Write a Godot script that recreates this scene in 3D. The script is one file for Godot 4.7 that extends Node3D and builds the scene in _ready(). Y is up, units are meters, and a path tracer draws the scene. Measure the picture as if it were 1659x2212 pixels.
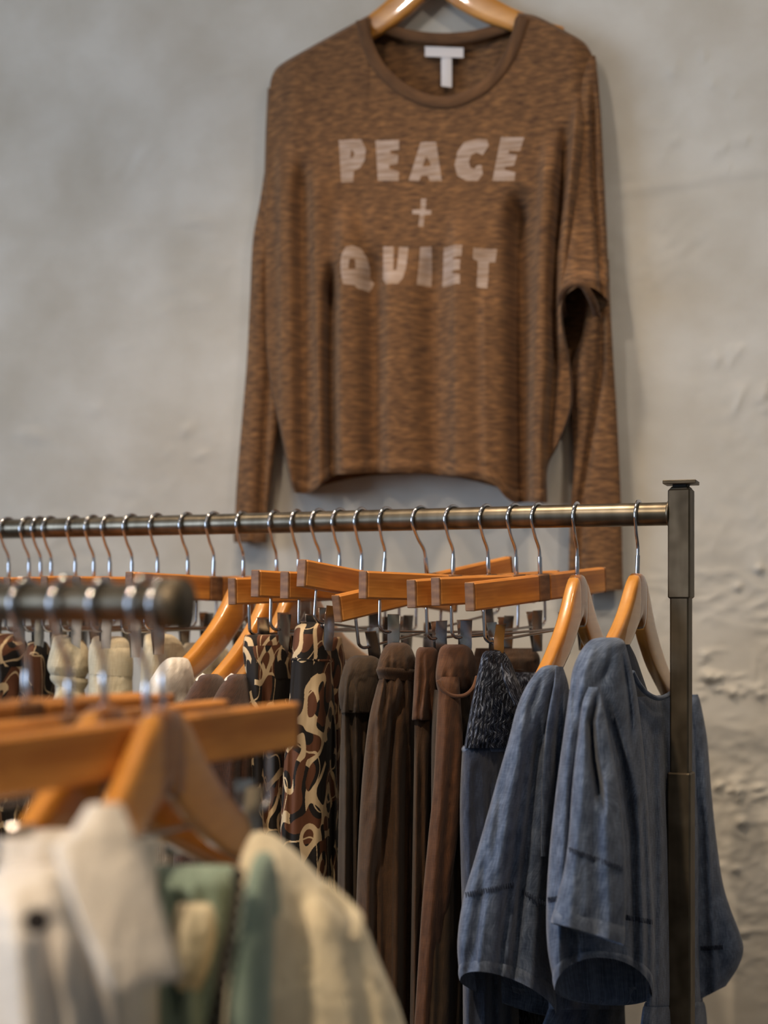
extends Node3D
# A clothes shop: a jumper on a plaster wall, a loaded steel rack in front of it, a second rack close to the lens.
const F := 3200.0          # focal length in pixels of the 1659 x 2212 frame
const CX := 829.5
const HY := 1290.0         # row of the horizon
const EYE := 1.30          # height of the lens
const WA := 0.2618         # turn of the back wall
const RA := 0.4189         # turn of the racks
const WD := 2.2            # depth of the wall straight ahead
const DAY := 11.5
const LAMP := 0.6
const EXPOSURE := 1.0
var M := {}
var names := {}
var rng := RandomNumberGenerator.new()

# ------------------------------------------------------------------ places
func pt(px: float, py: float, d: float) -> Vector3:
	return Vector3((px - CX) / F * d, EYE - (py - HY) / F * d, -d)

func wall_depth(px: float, off: float) -> float:
	var k := (px - CX) / F
	return (WD * cos(WA) - off) / (cos(WA) + k * sin(WA))

func on_wall(px: float, py: float, off: float) -> Vector3:
	return pt(px, py, wall_depth(px, off))

func bar_point(px: float) -> Vector3:      # centre line of the far rack's bar
	var d := 1.0 / (0.5617 * (1.0 + tan(RA) * (px - CX) / F))
	return Vector3((px - CX) / F * d, EYE + 0.0923, -d)

func near_bar_point(px: float) -> Vector3: # centre line of the near rack's bar
	var d := 1.0 / (1.13 * (1.0 + tan(RA) * (px - CX) / F))
	return Vector3((px - CX) / F * d, EYE - 0.004, -d)

# ------------------------------------------------------------------ nodes
func numbered(n: String) -> String:
	if not names.has(n):
		names[n] = 0
		return n
	names[n] += 1
	return "%s_%03d" % [n, names[n]]

func tag(o: Node, label: String, category: String, group := "") -> void:
	o.set_meta("label", label)
	o.set_meta("category", category)
	if group:
		o.set_meta("group", group)

func thing(called: String, label: String, category: String, at: Vector3, group := "") -> Node3D:
	var o := Node3D.new()
	o.name = numbered(called)
	add_child(o)
	o.position = at
	tag(o, label, category, group)
	return o

func part(called: String, mesh: Mesh, mat: Material, parent: Node, label := "") -> MeshInstance3D:
	var o := MeshInstance3D.new()
	o.name = called
	o.mesh = mesh
	o.material_override = mat
	parent.add_child(o, true)
	if label:
		o.set_meta("label", label)
	return o

func struct(called: String, mesh: Mesh, mat: Material, parent: Node = self) -> MeshInstance3D:
	var o := part(called, mesh, mat, parent)
	if parent == self:
		o.set_meta("kind", "structure")
	return o

# ------------------------------------------------------------------ meshes
func grid(rows: Array, closed: bool, origin := Vector3.ZERO, uvs: Array = []) -> ArrayMesh:
	# rows of points; a closed row repeats its first point at its end
	var m := rows.size()
	var n: int = rows[0].size()
	var pos := PackedVector3Array()
	var uv := PackedVector2Array()
	pos.resize(m * n)
	uv.resize(m * n)
	var vv := 0.0
	for j in m:
		var row: PackedVector3Array = rows[j]
		if j > 0:
			vv += (row[n / 4] - rows[j - 1][n / 4]).length()
		var uu := 0.0
		for i in n:
			if i > 0:
				uu += (row[i] - row[i - 1]).length()
			pos[j * n + i] = row[i] - origin
			uv[j * n + i] = uvs[j][i] if uvs else Vector2(uu, vv)
	var nor := PackedVector3Array()
	nor.resize(m * n)
	var idx := PackedInt32Array()
	for j in m - 1:
		for i in n - 1:
			var a := j * n + i
			var b := a + 1
			var c := a + n
			var e := c + 1
			for tri in [[a, b, c], [b, e, c]]:
				var v := (pos[tri[0]] - pos[tri[2]]).cross(pos[tri[0]] - pos[tri[1]])
				idx.append_array(PackedInt32Array(tri))
				nor[tri[0]] += v
				nor[tri[1]] += v
				nor[tri[2]] += v
	if closed:
		for j in m:
			var s := nor[j * n] + nor[j * n + n - 1]
			nor[j * n] = s
			nor[j * n + n - 1] = s
	for i in nor.size():
		nor[i] = nor[i].normalized() if nor[i].length() > 1e-12 else Vector3.UP
	var arr := []
	arr.resize(Mesh.ARRAY_MAX)
	arr[Mesh.ARRAY_VERTEX] = pos
	arr[Mesh.ARRAY_NORMAL] = nor
	arr[Mesh.ARRAY_TEX_UV] = uv
	arr[Mesh.ARRAY_INDEX] = idx
	var am := ArrayMesh.new()
	am.add_surface_from_arrays(Mesh.PRIMITIVE_TRIANGLES, arr)
	return am

func smooth(path: Array, per: int) -> PackedVector3Array:   # Catmull-Rom through points
	var out := PackedVector3Array()
	var n := path.size()
	for i in n - 1:
		for k in per:
			var t := float(k) / per
			var p: Vector3 = path[i]
			out.append(p.cubic_interpolate(path[i + 1], path[maxi(i - 1, 0)], path[mini(i + 2, n - 1)], t))
	out.append(path[n - 1])
	return out

func tube(path: PackedVector3Array, radius: float, sides := 8, radii := PackedFloat32Array()) -> ArrayMesh:
	var rows := []
	var n := path.size()
	var t0 := (path[1] - path[0]).normalized()
	var u := t0.cross(Vector3.UP if absf(t0.y) < 0.9 else Vector3.RIGHT).normalized()
	for j in n:
		var t := (path[mini(j + 1, n - 1)] - path[maxi(j - 1, 0)]).normalized()
		u = (u - t * u.dot(t)).normalized()
		var w := t.cross(u)
		var r := radii[j] if radii.size() else radius
		var ends := [1.0]
		if j == 0:
			ends = [0.02, 1.0]
		elif j == n - 1:
			ends = [1.0, 0.02]
		for e in ends:
			var ring := PackedVector3Array()
			for i in sides + 1:
				var a := -TAU * i / sides
				ring.append(path[j] + (u * cos(a) + w * sin(a)) * r * e)
			rows.append(ring)
	return grid(rows, true)

func bevel_box(size: Vector3, b: float, centre := Vector3.ZERO, st: SurfaceTool = null) -> Mesh:
	var own := st == null
	if own:
		st = SurfaceTool.new()
		st.begin(Mesh.PRIMITIVE_TRIANGLES)
	st.set_smooth_group(-1)
	var h := size / 2.0
	var face := func(pts: Array):
		var c := Vector3.ZERO
		for p in pts:
			c += p
		var nrm: Vector3 = (pts[0] - pts[2]).cross(pts[0] - pts[1])
		if nrm.dot(c) < 0:
			pts.reverse()
		for k in range(1, pts.size() - 1):
			for p in [pts[0], pts[k], pts[k + 1]]:
				st.set_uv(Vector2(p.x + p.z, p.y))
				st.add_vertex(p + centre)
	var v := func(s: Vector3, axis: int) -> Vector3:
		var q := Vector3(s.x * (h.x - b), s.y * (h.y - b), s.z * (h.z - b))
		q[axis] = s[axis] * h[axis]
		return q
	for axis in 3:
		var o1 := (axis + 1) % 3
		var o2 := (axis + 2) % 3
		for sg in [-1.0, 1.0]:
			var q := []
			for c in [[-1, -1], [1, -1], [1, 1], [-1, 1]]:
				var s := Vector3.ZERO
				s[axis] = sg
				s[o1] = c[0]
				s[o2] = c[1]
				q.append(v.call(s, axis))
			face.call(q)
		for c in [[-1, -1], [1, -1], [1, 1], [-1, 1]]:
			var e := []
			for sg in [-1.0, 1.0]:
				var s := Vector3.ZERO
				s[axis] = sg
				s[o1] = c[0]
				s[o2] = c[1]
				if sg < 0:
					e.append(v.call(s, o1))
					e.append(v.call(s, o2))
				else:
					e.append(v.call(s, o2))
					e.append(v.call(s, o1))
			face.call(e)
	for x in [-1, 1]:
		for y in [-1, 1]:
			for z in [-1, 1]:
				var s := Vector3(x, y, z)
				face.call([v.call(s, 0), v.call(s, 1), v.call(s, 2)])
	if own:
		st.generate_normals()
		return st.commit()
	return null

func moved(mesh: Mesh, t: Transform3D) -> Mesh:
	var st := SurfaceTool.new()
	st.append_from(mesh, 0, t)
	return st.commit()

func joined(list: Array) -> Mesh:      # [mesh, transform] pairs
	var st := SurfaceTool.new()
	for e in list:
		st.append_from(e[0], 0, e[1])
	return st.commit()

# value of a polyline [[a, b], ...] at a
func at_line(line: Array, a: float) -> float:
	if a <= line[0][0]:
		return line[0][1]
	for i in line.size() - 1:
		if a <= line[i + 1][0]:
			var t: float = (a - line[i][0]) / maxf(1e-6, line[i + 1][0] - line[i][0])
			return lerpf(line[i][1], line[i + 1][1], t)
	return line[-1][1]

# folds: [[[y, x], ...], width, amount] in pixels; a soft ridge (or groove) that runs along the line
func ridges(list: Array, px: float, py: float) -> float:
	var o := 0.0
	for f in list:
		var line: Array = f[0]
		var y0: float = line[0][0]
		var y1: float = line[-1][0]
		var fade := smoothstep(y0 - 10.0, y0 + 90.0, py) * (1.0 - smoothstep(y1 - 60.0, y1 + 30.0, py))
		if y1 >= 2000.0 or (f.size() > 3 and f[3]):
			fade = smoothstep(y0 - 10.0, y0 + 90.0, py)
		if fade <= 0.0:
			continue
		var dx := (px - at_line(line, py)) / float(f[1])
		if f.size() > 4:
			dx *= 2.6 if dx < 0.0 else 0.62     # a pleat: steep on its left, easing off to the right
		o += fade * float(f[2]) * exp(-dx * dx)
	return o

# A hanging tube of cloth. rows: [y, x left, x right, depth left, depth right, half thickness, y right - y left, front rim lift]
func drape(rows: Array, folds: Array, nu: int, nv: int, origin: Vector3, wob := 0.0, seed_ := 1, full := 0.75, crinkle := 0.0, fine := 1.0) -> ArrayMesh:
	var noise := FastNoiseLite.new()
	noise.seed = seed_
	noise.frequency = 0.02
	var out := []
	var n := rows.size()
	for j in nv + 1:
		var f := float(j) / nv * (n - 1)
		var k := mini(int(f), n - 2)
		var t := f - k
		var r := []
		for c in 8:
			var get_c := func(i: int) -> float:
				var row: Array = rows[clampi(i, 0, n - 1)]
				return row[c] if row.size() > c else 0.0
			r.append(cubic_interpolate(get_c.call(k), get_c.call(k + 1), get_c.call(k - 1), get_c.call(k + 2), t))
		var ring := PackedVector3Array()
		for i in nu + 1:
			var a := TAU * (i % nu) / nu
			var s := 0.5 - 0.5 * cos(a)
			var fr := sin(a)
			var px: float = lerpf(r[1], r[2], s)
			var py: float = r[0] + r[6] * s - r[7] * (fr if fr > 0.0 else 0.35 * fr)
			var d: float = lerpf(r[3], r[4], s)
			var body: float = signf(fr) * pow(absf(fr), full) * r[5]
			var soft := pow(absf(fr), 0.4)
			if fr >= 0.0:
				body += ridges(folds, px, py) * soft
			body += wob * noise.get_noise_3d(px * 1.0, py * 0.16, 40.0 * signf(fr)) * soft
			if crinkle > 0.0:
				body += crinkle * noise.get_noise_3d(px * 3.2 * fine, py * 1.5 * fine, 90.0 + 40.0 * signf(fr)) * soft
			ring.append(pt(px, py, d - body))
		out.append(ring)
	return grid(out, true, origin)

# a sheet between four outline curves given in pixels
func along(curve: Array, t: float) -> Vector2:
	var total := 0.0
	for i in curve.size() - 1:
		total += (Vector2(curve[i + 1][0], curve[i + 1][1]) - Vector2(curve[i][0], curve[i][1])).length()
	var want := t * total
	for i in curve.size() - 1:
		var a := Vector2(curve[i][0], curve[i][1])
		var b := Vector2(curve[i + 1][0], curve[i + 1][1])
		var l := (b - a).length()
		if want <= l or i == curve.size() - 2:
			return a.lerp(b, clampf(want / maxf(l, 1e-6), 0.0, 1.0))
		want -= l
	return Vector2.ZERO

func round_curve(c: Array, per := 5) -> Array:
	var v := []
	for p in c:
		v.append(Vector3(p[0], p[1], 0))
	var out := []
	for p in smooth(v, per):
		out.append([p.x, p.y])
	return out

# ------------------------------------------------------------------ textures
func tex(img: Image) -> ImageTexture:
	img.generate_mipmaps()
	return ImageTexture.create_from_image(img)

func streaks(seed_: int, w: int, h: int, sx: int, sy: int, freq: float) -> PackedByteArray:
	# seamless noise, drawn out sx times along x and sy times along y
	var n := FastNoiseLite.new()
	n.seed = seed_
	n.noise_type = FastNoiseLite.TYPE_SIMPLEX_SMOOTH
	n.frequency = freq
	n.fractal_octaves = 3
	var im := n.get_seamless_image(maxi(4, w / sx), maxi(4, h / sy))
	im.convert(Image.FORMAT_L8)
	im.resize(w, h, Image.INTERPOLATE_CUBIC)
	return im.get_data()

func two_tone(w: int, h: int, layers: Array, dark: Color, light: Color) -> Image:
	# layers: [bytes, weight]
	var data := PackedByteArray()
	data.resize(w * h * 3)
	var total := 0.0
	for l in layers:
		total += l[1]
	for i in w * h:
		var v := 0.0
		for l in layers:
			v += l[0][i] * l[1]
		v = clampf((v / total / 255.0 - 0.5) * 1.5 + 0.5, 0.0, 1.0)
		data[i * 3] = int(255.0 * lerpf(dark.r, light.r, v))
		data[i * 3 + 1] = int(255.0 * lerpf(dark.g, light.g, v))
		data[i * 3 + 2] = int(255.0 * lerpf(dark.b, light.b, v))
	return Image.create_from_data(w, h, false, Image.FORMAT_RGB8, data)

func normal_of(bytes: PackedByteArray, w: int, h: int, strength: float) -> ImageTexture:
	var im := Image.create_from_data(w, h, false, Image.FORMAT_L8, bytes)
	im.convert(Image.FORMAT_RGBA8)
	im.bump_map_to_normal_map(strength)
	return tex(im)

func mat(color: Color, rough := 0.8, metal := 0.0) -> StandardMaterial3D:
	var m := StandardMaterial3D.new()
	m.albedo_color = color
	m.roughness = rough
	m.metallic = metal
	m.cull_mode = BaseMaterial3D.CULL_DISABLED
	return m

func cloth(dark: Color, light: Color, seed_: int, scale_: float, sx: int, sy: int, relief := 0.5, sheen := 0.3) -> StandardMaterial3D:
	var m := mat(Color.WHITE, 0.92)
	var a := streaks(seed_, 512, 512, 1, 10, 0.17)
	var b := streaks(seed_ + 1, 512, 512, sx, sy, 0.02)
	var c := streaks(seed_ + 2, 512, 512, 8, 1, 0.17)
	m.albedo_texture = tex(two_tone(512, 512, [[a, 1.0], [b, 0.7], [c, 0.5]], dark, light))
	m.normal_enabled = true
	m.normal_texture = normal_of(a, 512, 512, 2.0)
	m.normal_scale = relief
	m.uv1_scale = Vector3(scale_, scale_, 1)
	m.rim_enabled = true
	m.rim = sheen
	m.rim_tint = 0.6
	return m

func make_materials() -> void:
	# plaster
	var a := streaks(11, 512, 512, 1, 1, 0.006)
	var b := streaks(12, 512, 512, 1, 1, 0.03)
	var c := streaks(13, 512, 512, 2, 1, 0.09)
	var plaster := mat(Color.WHITE, 0.85)
	plaster.albedo_texture = tex(two_tone(512, 512, [[a, 1.0], [b, 0.25], [c, 0.12]], Color(0.715, 0.69, 0.645), Color(0.79, 0.775, 0.745)))
	plaster.normal_enabled = true
	plaster.normal_texture = normal_of(b, 512, 512, 2.5)
	plaster.normal_scale = 0.12
	plaster.uv1_triplanar = true
	plaster.uv1_scale = Vector3.ONE * 1.3
	M.plaster = plaster
	M.ceiling = mat(Color(0.78, 0.76, 0.72), 0.9)
	var fl := mat(Color.WHITE, 0.6)
	fl.albedo_texture = tex(two_tone(256, 256, [[streaks(21, 256, 256, 1, 1, 0.02), 1.0], [streaks(22, 256, 256, 1, 1, 0.1), 0.6]], Color(0.36, 0.32, 0.28), Color(0.47, 0.42, 0.37)))
	fl.uv1_triplanar = true
	M.floor = fl
	# bamboo and lacquered wood
	var g1 := streaks(31, 512, 256, 16, 1, 0.05)
	var g2 := streaks(32, 512, 256, 24, 1, 0.012)
	var g3 := streaks(33, 512, 256, 4, 2, 0.02)
	var bamboo := mat(Color.WHITE, 0.42)
	bamboo.albedo_texture = tex(two_tone(512, 256, [[g1, 0.5], [g2, 1.0], [g3, 0.5]], Color(0.66, 0.395, 0.145), Color(0.90, 0.62, 0.30)))
	bamboo.uv1_triplanar = true
	bamboo.uv1_scale = Vector3(5, 18, 18)
	M.bamboo = bamboo
	var bamboo_pale := bamboo.duplicate() as StandardMaterial3D
	bamboo_pale.albedo_color = Color(1.0, 0.97, 0.9)
	M.bamboo_pale = bamboo_pale
	var dark_wood := mat(Color.WHITE, 0.55)
	dark_wood.albedo_texture = tex(two_tone(256, 128, [[streaks(34, 256, 128, 8, 1, 0.06), 0.6], [streaks(35, 256, 128, 16, 1, 0.03), 1.0]], Color(0.36, 0.22, 0.12), Color(0.58, 0.41, 0.26)))
	dark_wood.uv1_triplanar = true
	dark_wood.uv1_scale = Vector3(20, 14, 20)
	M.dark_wood = dark_wood
	var lacquer := mat(Color.WHITE, 0.3)
	lacquer.albedo_texture = tex(two_tone(512, 256, [[g1, 0.3], [g2, 0.7], [g3, 0.7]], Color(0.70, 0.45, 0.17), Color(0.86, 0.60, 0.28)))
	lacquer.uv1_triplanar = true
	lacquer.uv1_scale = Vector3(4, 10, 10)
	lacquer.clearcoat_enabled = true
	lacquer.clearcoat = 0.9
	lacquer.clearcoat_roughness = 0.04
	M.lacquer = lacquer
	var lacquer_dark := lacquer.duplicate() as StandardMaterial3D
	lacquer_dark.albedo_color = Color(0.74, 0.68, 0.62)
	M.lacquer_joint = lacquer_dark
	# metals
	M.chrome = mat(Color(0.78, 0.78, 0.80), 0.14, 1.0)
	M.clip_steel = mat(Color(0.72, 0.71, 0.70), 0.24, 1.0)
	var steel := mat(Color.WHITE, 0.34, 0.95)
	steel.albedo_texture = tex(two_tone(256, 256, [[streaks(41, 256, 256, 16, 1, 0.05), 1.0], [streaks(42, 256, 256, 1, 1, 0.02), 0.8]], Color(0.36, 0.33, 0.28), Color(0.52, 0.48, 0.42)))
	steel.uv1_scale = Vector3(4, 3, 1)
	M.steel = steel
	var post := mat(Color.WHITE, 0.5, 0.85)
	post.albedo_texture = tex(two_tone(256, 256, [[streaks(43, 256, 256, 1, 6, 0.04), 1.0], [streaks(44, 256, 256, 1, 1, 0.02), 1.2]], Color(0.30, 0.265, 0.215), Color(0.45, 0.41, 0.35)))
	post.uv1_triplanar = true
	post.uv1_scale = Vector3.ONE * 4
	M.post = post
	M.rubber = mat(Color(0.05, 0.05, 0.05), 0.7)
	# fabrics
	M.denim = cloth(Color(0.125, 0.18, 0.275), Color(0.46, 0.51, 0.60), 51, 6.0, 2, 2, 0.5)
	M.denim_dark = cloth(Color(0.075, 0.10, 0.165), Color(0.25, 0.29, 0.37), 56, 8.0, 1, 3, 0.7)
	M.denim_smock = smock_cloth()
	M.stitch = mat(Color(0.12, 0.155, 0.235), 0.9)
	M.linen = cloth(Color(0.20, 0.13, 0.07), Color(0.335, 0.225, 0.13), 66, 6.0, 2, 2, 0.5, 0.15)
	M.linen_dark = cloth(Color(0.165, 0.12, 0.075), Color(0.27, 0.195, 0.12), 71, 6.0, 2, 2, 0.5, 0.1)
	M.linen_rust = cloth(Color(0.26, 0.155, 0.085), Color(0.40, 0.25, 0.145), 76, 6.0, 2, 2, 0.5, 0.15)
	M.cream = cloth(Color(0.76, 0.70, 0.58), Color(0.88, 0.84, 0.74), 81, 5.0, 2, 2, 0.4)
	M.white = cloth(Color(0.82, 0.78, 0.73), Color(0.92, 0.89, 0.85), 86, 5.0, 2, 2, 0.4)
	M.sage = cloth(Color(0.45, 0.53, 0.48), Color(0.60, 0.67, 0.62), 91, 5.0, 2, 2, 0.4)
	M.cocoa = cloth(Color(0.20, 0.115, 0.07), Color(0.33, 0.20, 0.125), 96, 9.0, 1, 1, 1.0)
	M.tag_white = mat(Color(0.86, 0.83, 0.82), 0.7)
	M.cord = mat(Color(0.13, 0.09, 0.06), 0.7)
	M.denim_hem = cloth(Color(0.20, 0.245, 0.33), Color(0.53, 0.57, 0.64), 51, 9.0, 2, 2, 0.6)
	M.print_warm = print_cloth(101, 0.0)
	var second := M.print_warm.duplicate() as StandardMaterial3D
	second.uv1_offset = Vector3(0.37, 0.21, 0)
	M.print_warm2 = second
	var third := M.print_warm.duplicate() as StandardMaterial3D
	third.uv1_offset = Vector3(0.71, 0.55, 0)
	M.print_warm3 = third
	M.print_dark = print_cloth(107, 0.16)
	M.knit = knit_plain()

# dark denim gathered by elastic: pale worn crests, dark troughs
func smock_cloth() -> StandardMaterial3D:
	var n := FastNoiseLite.new()
	n.seed = 63
	n.frequency = 0.035
	n.fractal_type = FastNoiseLite.FRACTAL_RIDGED
	n.fractal_octaves = 2
	n.domain_warp_enabled = true
	n.domain_warp_amplitude = 14.0
	n.domain_warp_frequency = 0.03
	var w := 384
	var data := PackedByteArray()
	data.resize(w * w * 3)
	var dark := Color(0.045, 0.07, 0.13)
	var pale := Color(0.52, 0.55, 0.61)
	for y in w:
		for x in w:
			var v := smoothstep(0.25, 0.9, n.get_noise_2d(x * 1.5, y * 0.42))
			var c := dark.lerp(pale, v)
			var i := (y * w + x) * 3
			data[i] = int(c.r * 255)
			data[i + 1] = int(c.g * 255)
			data[i + 2] = int(c.b * 255)
	var m := mat(Color.WHITE, 0.9)
	m.albedo_texture = tex(Image.create_from_data(w, w, false, Image.FORMAT_RGB8, data))
	m.uv1_scale = Vector3(8, 5, 1)
	return m

# cloth printed with black and brown curling drops on cream
func print_cloth(seed_: int, bias: float) -> StandardMaterial3D:
	var w := 448
	var h := 896
	var n1 := FastNoiseLite.new()
	n1.seed = seed_
	n1.noise_type = FastNoiseLite.TYPE_SIMPLEX_SMOOTH
	n1.frequency = 0.0105
	n1.fractal_type = FastNoiseLite.FRACTAL_NONE
	n1.domain_warp_enabled = true
	n1.domain_warp_amplitude = 34.0
	n1.domain_warp_frequency = 0.009
	n1.domain_warp_fractal_type = FastNoiseLite.DOMAIN_WARP_FRACTAL_NONE
	var n2 := n1.duplicate() as FastNoiseLite
	n2.seed = seed_ + 5
	n2.frequency = 0.008
	var data := PackedByteArray()
	data.resize(w * h * 3)
	var cream := Color(0.80, 0.70, 0.55)
	var black := Color(0.085, 0.055, 0.04)
	var brown := Color(0.37, 0.215, 0.12)
	for y in h:
		for x in w:
			var p := n1.get_noise_2d(x * 1.25, y * 0.8)
			var q := n2.get_noise_2d(x * 1.25 + 300.0, y * 0.8)
			var c := cream
			if p > 0.20 - bias:
				c = black if q > -0.30 else brown
			elif p < -0.23 + bias:
				c = brown if q < 0.30 else black
			elif absf(q) > 0.58:
				c = black
			if absf(q - 0.05) < 0.04:
				c = cream
			var i := (y * w + x) * 3
			data[i] = int(c.r * 255)
			data[i + 1] = int(c.g * 255)
			data[i + 2] = int(c.b * 255)
	var m := mat(Color.WHITE, 0.85)
	m.albedo_texture = tex(Image.create_from_data(w, h, false, Image.FORMAT_RGB8, data))
	m.uv1_scale = Vector3(4.6, 2.3, 1)
	m.normal_enabled = true
	m.normal_texture = normal_of(streaks(seed_ + 9, 256, 256, 1, 12, 0.06), 256, 256, 2.0)
	m.normal_scale = 0.3
	return m

const KNIT_DARK := Color(0.285, 0.19, 0.113)
const KNIT_LIGHT := Color(0.555, 0.395, 0.24)

func knit_layers(w: int, h: int) -> Array:
	return [[streaks(121, w, h, 4, 1, 0.10), 1.0], [streaks(122, w, h, 5, 2, 0.12), 0.8], [streaks(123, w, h, 1, 1, 0.012), 0.25]]

func knit_plain() -> StandardMaterial3D:
	var l := knit_layers(512, 512)
	var m := mat(Color.WHITE, 0.95)
	m.albedo_texture = tex(two_tone(512, 512, l, KNIT_DARK, KNIT_LIGHT))
	m.normal_enabled = true
	m.normal_texture = normal_of(l[0][0], 512, 512, 2.0)
	m.normal_scale = 0.4
	m.uv1_scale = Vector3(3.2, 3.2, 1)
	m.rim_enabled = true
	m.rim = 0.12
	m.rim_tint = 0.9
	return m

# ------------------------------------------------------------------ the room
func make_room() -> void:
	var x_axis := Vector3(cos(WA), 0, sin(WA))
	var z_axis := Vector3(-sin(WA), 0, cos(WA))
	var room := Transform3D(Basis(x_axis, Vector3.UP, z_axis), Vector3(0, 0, -WD))
	# back wall: hand-trowelled plaster, finer where it is seen
	var xs := []
	var ys := []
	for i in 5:
		xs.append(-3.4 + i * 0.5)
	for i in 135:
		xs.append(-0.9 + i * 0.0085)
	for i in 143:
		xs.append(0.25 + i * 0.0035)
	for i in 20:
		xs.append(0.752 + i * 0.01)
	for i in 6:
		xs.append(0.97 + i * 0.49)
	for i in 4:
		ys.append(3.1 - i * 0.2)
	for i in 134:
		ys.append(2.35 - i * 0.0075)
	for i in 210:
		ys.append(1.3455 - i * 0.0038)
	for i in 3:
		ys.append(0.5 - i * 0.25)
	var low := FastNoiseLite.new()
	low.seed = 5
	low.frequency = 2.2
	var rough := FastNoiseLite.new()
	rough.seed = 6
	rough.frequency = 16.0
	rough.fractal_type = FastNoiseLite.FRACTAL_RIDGED
	rough.fractal_octaves = 2
	var mask := FastNoiseLite.new()
	mask.seed = 16
	mask.frequency = 3.0
	var bumps := []     # [wall x, y, radius x, radius y, height]
	var add := func(px: float, py: float, rx: float, ry: float, hgt: float):
		var q := room.affine_inverse() * on_wall(px, py, 0.0)
		bumps.append([q.x, q.y, rx, ry, hgt])
	for e in [[1602, 1775, .006, .006, .007], [1455, 152, .010, .008, .004], [1540, 180, .007, .006, .003], [1565, 318, .005, .005, .003], [1612, 302, .005, .005, .003], [1548, 325, .005, .005, .003], [428, 478, .020, .005, .003], [455, 486, .010, .004, .002], [280, 495, .035, .004, .002], [404, 930, .008, .008, .004], [436, 985, .010, .004, .003], [470, 165, .018, .007, .002], [80, 945, .018, .008, .003], [60, 935, .018, .005, .003], [1594, 1268, .006, .006, .004], [1640, 1228, .006, .007, .005], [1445, 462, .014, .004, .002], [1540, 1405, .016, .003, .002], [1630, 1450, .003, .02, .0025], [1645, 1490, .003, .018, .0025]]:
		add.call(e[0], e[1], e[2], e[3], e[4])
	# crumbs of plaster left by the trowel
	var crumb := RandomNumberGenerator.new()
	crumb.seed = 77
	for patch in [[1512, 1650, 1455, 1512, 34], [1515, 1535, 1410, 1480, 12], [1580, 1650, 1682, 1728, 18], [1545, 1600, 1695, 1712, 8], [1590, 1655, 830, 890, 16], [1530, 1600, 750, 790, 10], [1510, 1650, 1850, 2050, 10], [1420, 1650, 100, 380, 12], [60, 500, 150, 1000, 14]]:
		for i in int(patch[4]):
			var e := [crumb.randf_range(patch[0], patch[1]), crumb.randf_range(patch[2], patch[3]), crumb.randf_range(0.003, 0.009), crumb.randf_range(0.0025, 0.0045), crumb.randf_range(0.001, 0.0036)]
			if e[0] < 1300.0:
				e[2] *= 2.0
				e[3] *= 1.8
				e[4] *= 0.6
			add.call(e[0], e[1], e[2], e[3], e[4])
	var crack := room.affine_inverse() * on_wall(1400, 411, 0.0)
	var rows := []
	for y in ys:
		var row := PackedVector3Array()
		for x in xs:
			var z: float = 0.0
			if x > -1.0 and x < 1.0 and y > 0.4 and y < 2.4:
				var k := smoothstep(0.12, 0.7, mask.get_noise_2d(x, y) + 0.22 * smoothstep(0.2, 0.5, x) + 0.3 * smoothstep(1.35, 1.0, y))
				z = 0.0022 * low.get_noise_2d(x, y) + 0.0020 * k * (rough.get_noise_2d(x * 0.8, y * 1.4) - 0.2)
				for e in bumps:
					var dx: float = (x - e[0]) / e[2]
					var dy: float = (y - e[1]) / e[3]
					if absf(dx) < 2.5 and absf(dy) < 2.5:
						z += e[4] * exp(-dx * dx - dy * dy)
				var cy: float = y - (crack.y + (x - crack.x) * 0.085)
				if x > crack.x - 0.06 and absf(cy) < 0.03:
					z += 0.0016 * exp(-pow((cy - 0.004) / 0.006, 2.0)) - 0.0009 * exp(-pow((cy + 0.008) / 0.006, 2.0))
			row.append(Vector3(x, y, z))
		rows.append(row)
	var front := grid(rows, false)
	var wall := struct("wall_back", joined([[front, Transform3D.IDENTITY], [bevel_box(Vector3(6.9, 3.3, 0.15), 0.002, Vector3(0, 1.5, -0.09)), Transform3D.IDENTITY]]), M.plaster)
	wall.transform = room
	var box := func(called: String, size: Vector3, at: Vector3, m: Material):
		var o := struct(called, bevel_box(size, 0.002), m)
		o.transform = room * Transform3D(Basis.IDENTITY, at)
	box.call("floor", Vector3(6.9, 0.15, 6.2), Vector3(0, -0.075, 2.95), M.floor)
	box.call("ceiling", Vector3(6.9, 0.15, 6.2), Vector3(0, 3.175, 2.95), M.ceiling)
	box.call("wall_right", Vector3(0.15, 3.1, 6.0), Vector3(3.375, 1.55, 3.0), M.ceiling)
	box.call("wall_front", Vector3(6.9, 3.1, 0.15), Vector3(0, 1.55, 5.98), M.ceiling)
	# the street wall on the left, with a wide shop window
	var z0 := 1.7
	var z1 := 4.7
	var y0 := 1.2
	var y1 := 2.75
	var x := -3.375
	var lw := joined([
		[bevel_box(Vector3(0.15, 3.1, z0), 0.002, Vector3(x, 1.55, z0 / 2)), Transform3D.IDENTITY],
		[bevel_box(Vector3(0.15, 3.1, 6.0 - z1), 0.002, Vector3(x, 1.55, (6.0 + z1) / 2)), Transform3D.IDENTITY],
		[bevel_box(Vector3(0.15, y0, z1 - z0), 0.002, Vector3(x, y0 / 2, (z0 + z1) / 2)), Transform3D.IDENTITY],
		[bevel_box(Vector3(0.15, 3.1 - y1, z1 - z0), 0.002, Vector3(x, (3.1 + y1) / 2, (z0 + z1) / 2)), Transform3D.IDENTITY]])
	var o := struct("wall_left", lw, M.ceiling)
	o.transform = room
	var win := Node3D.new()
	win.name = "window_1"
	add_child(win)
	win.set_meta("kind", "structure")
	win.transform = room
	var wood := mat(Color(0.16, 0.14, 0.12), 0.5)
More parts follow.
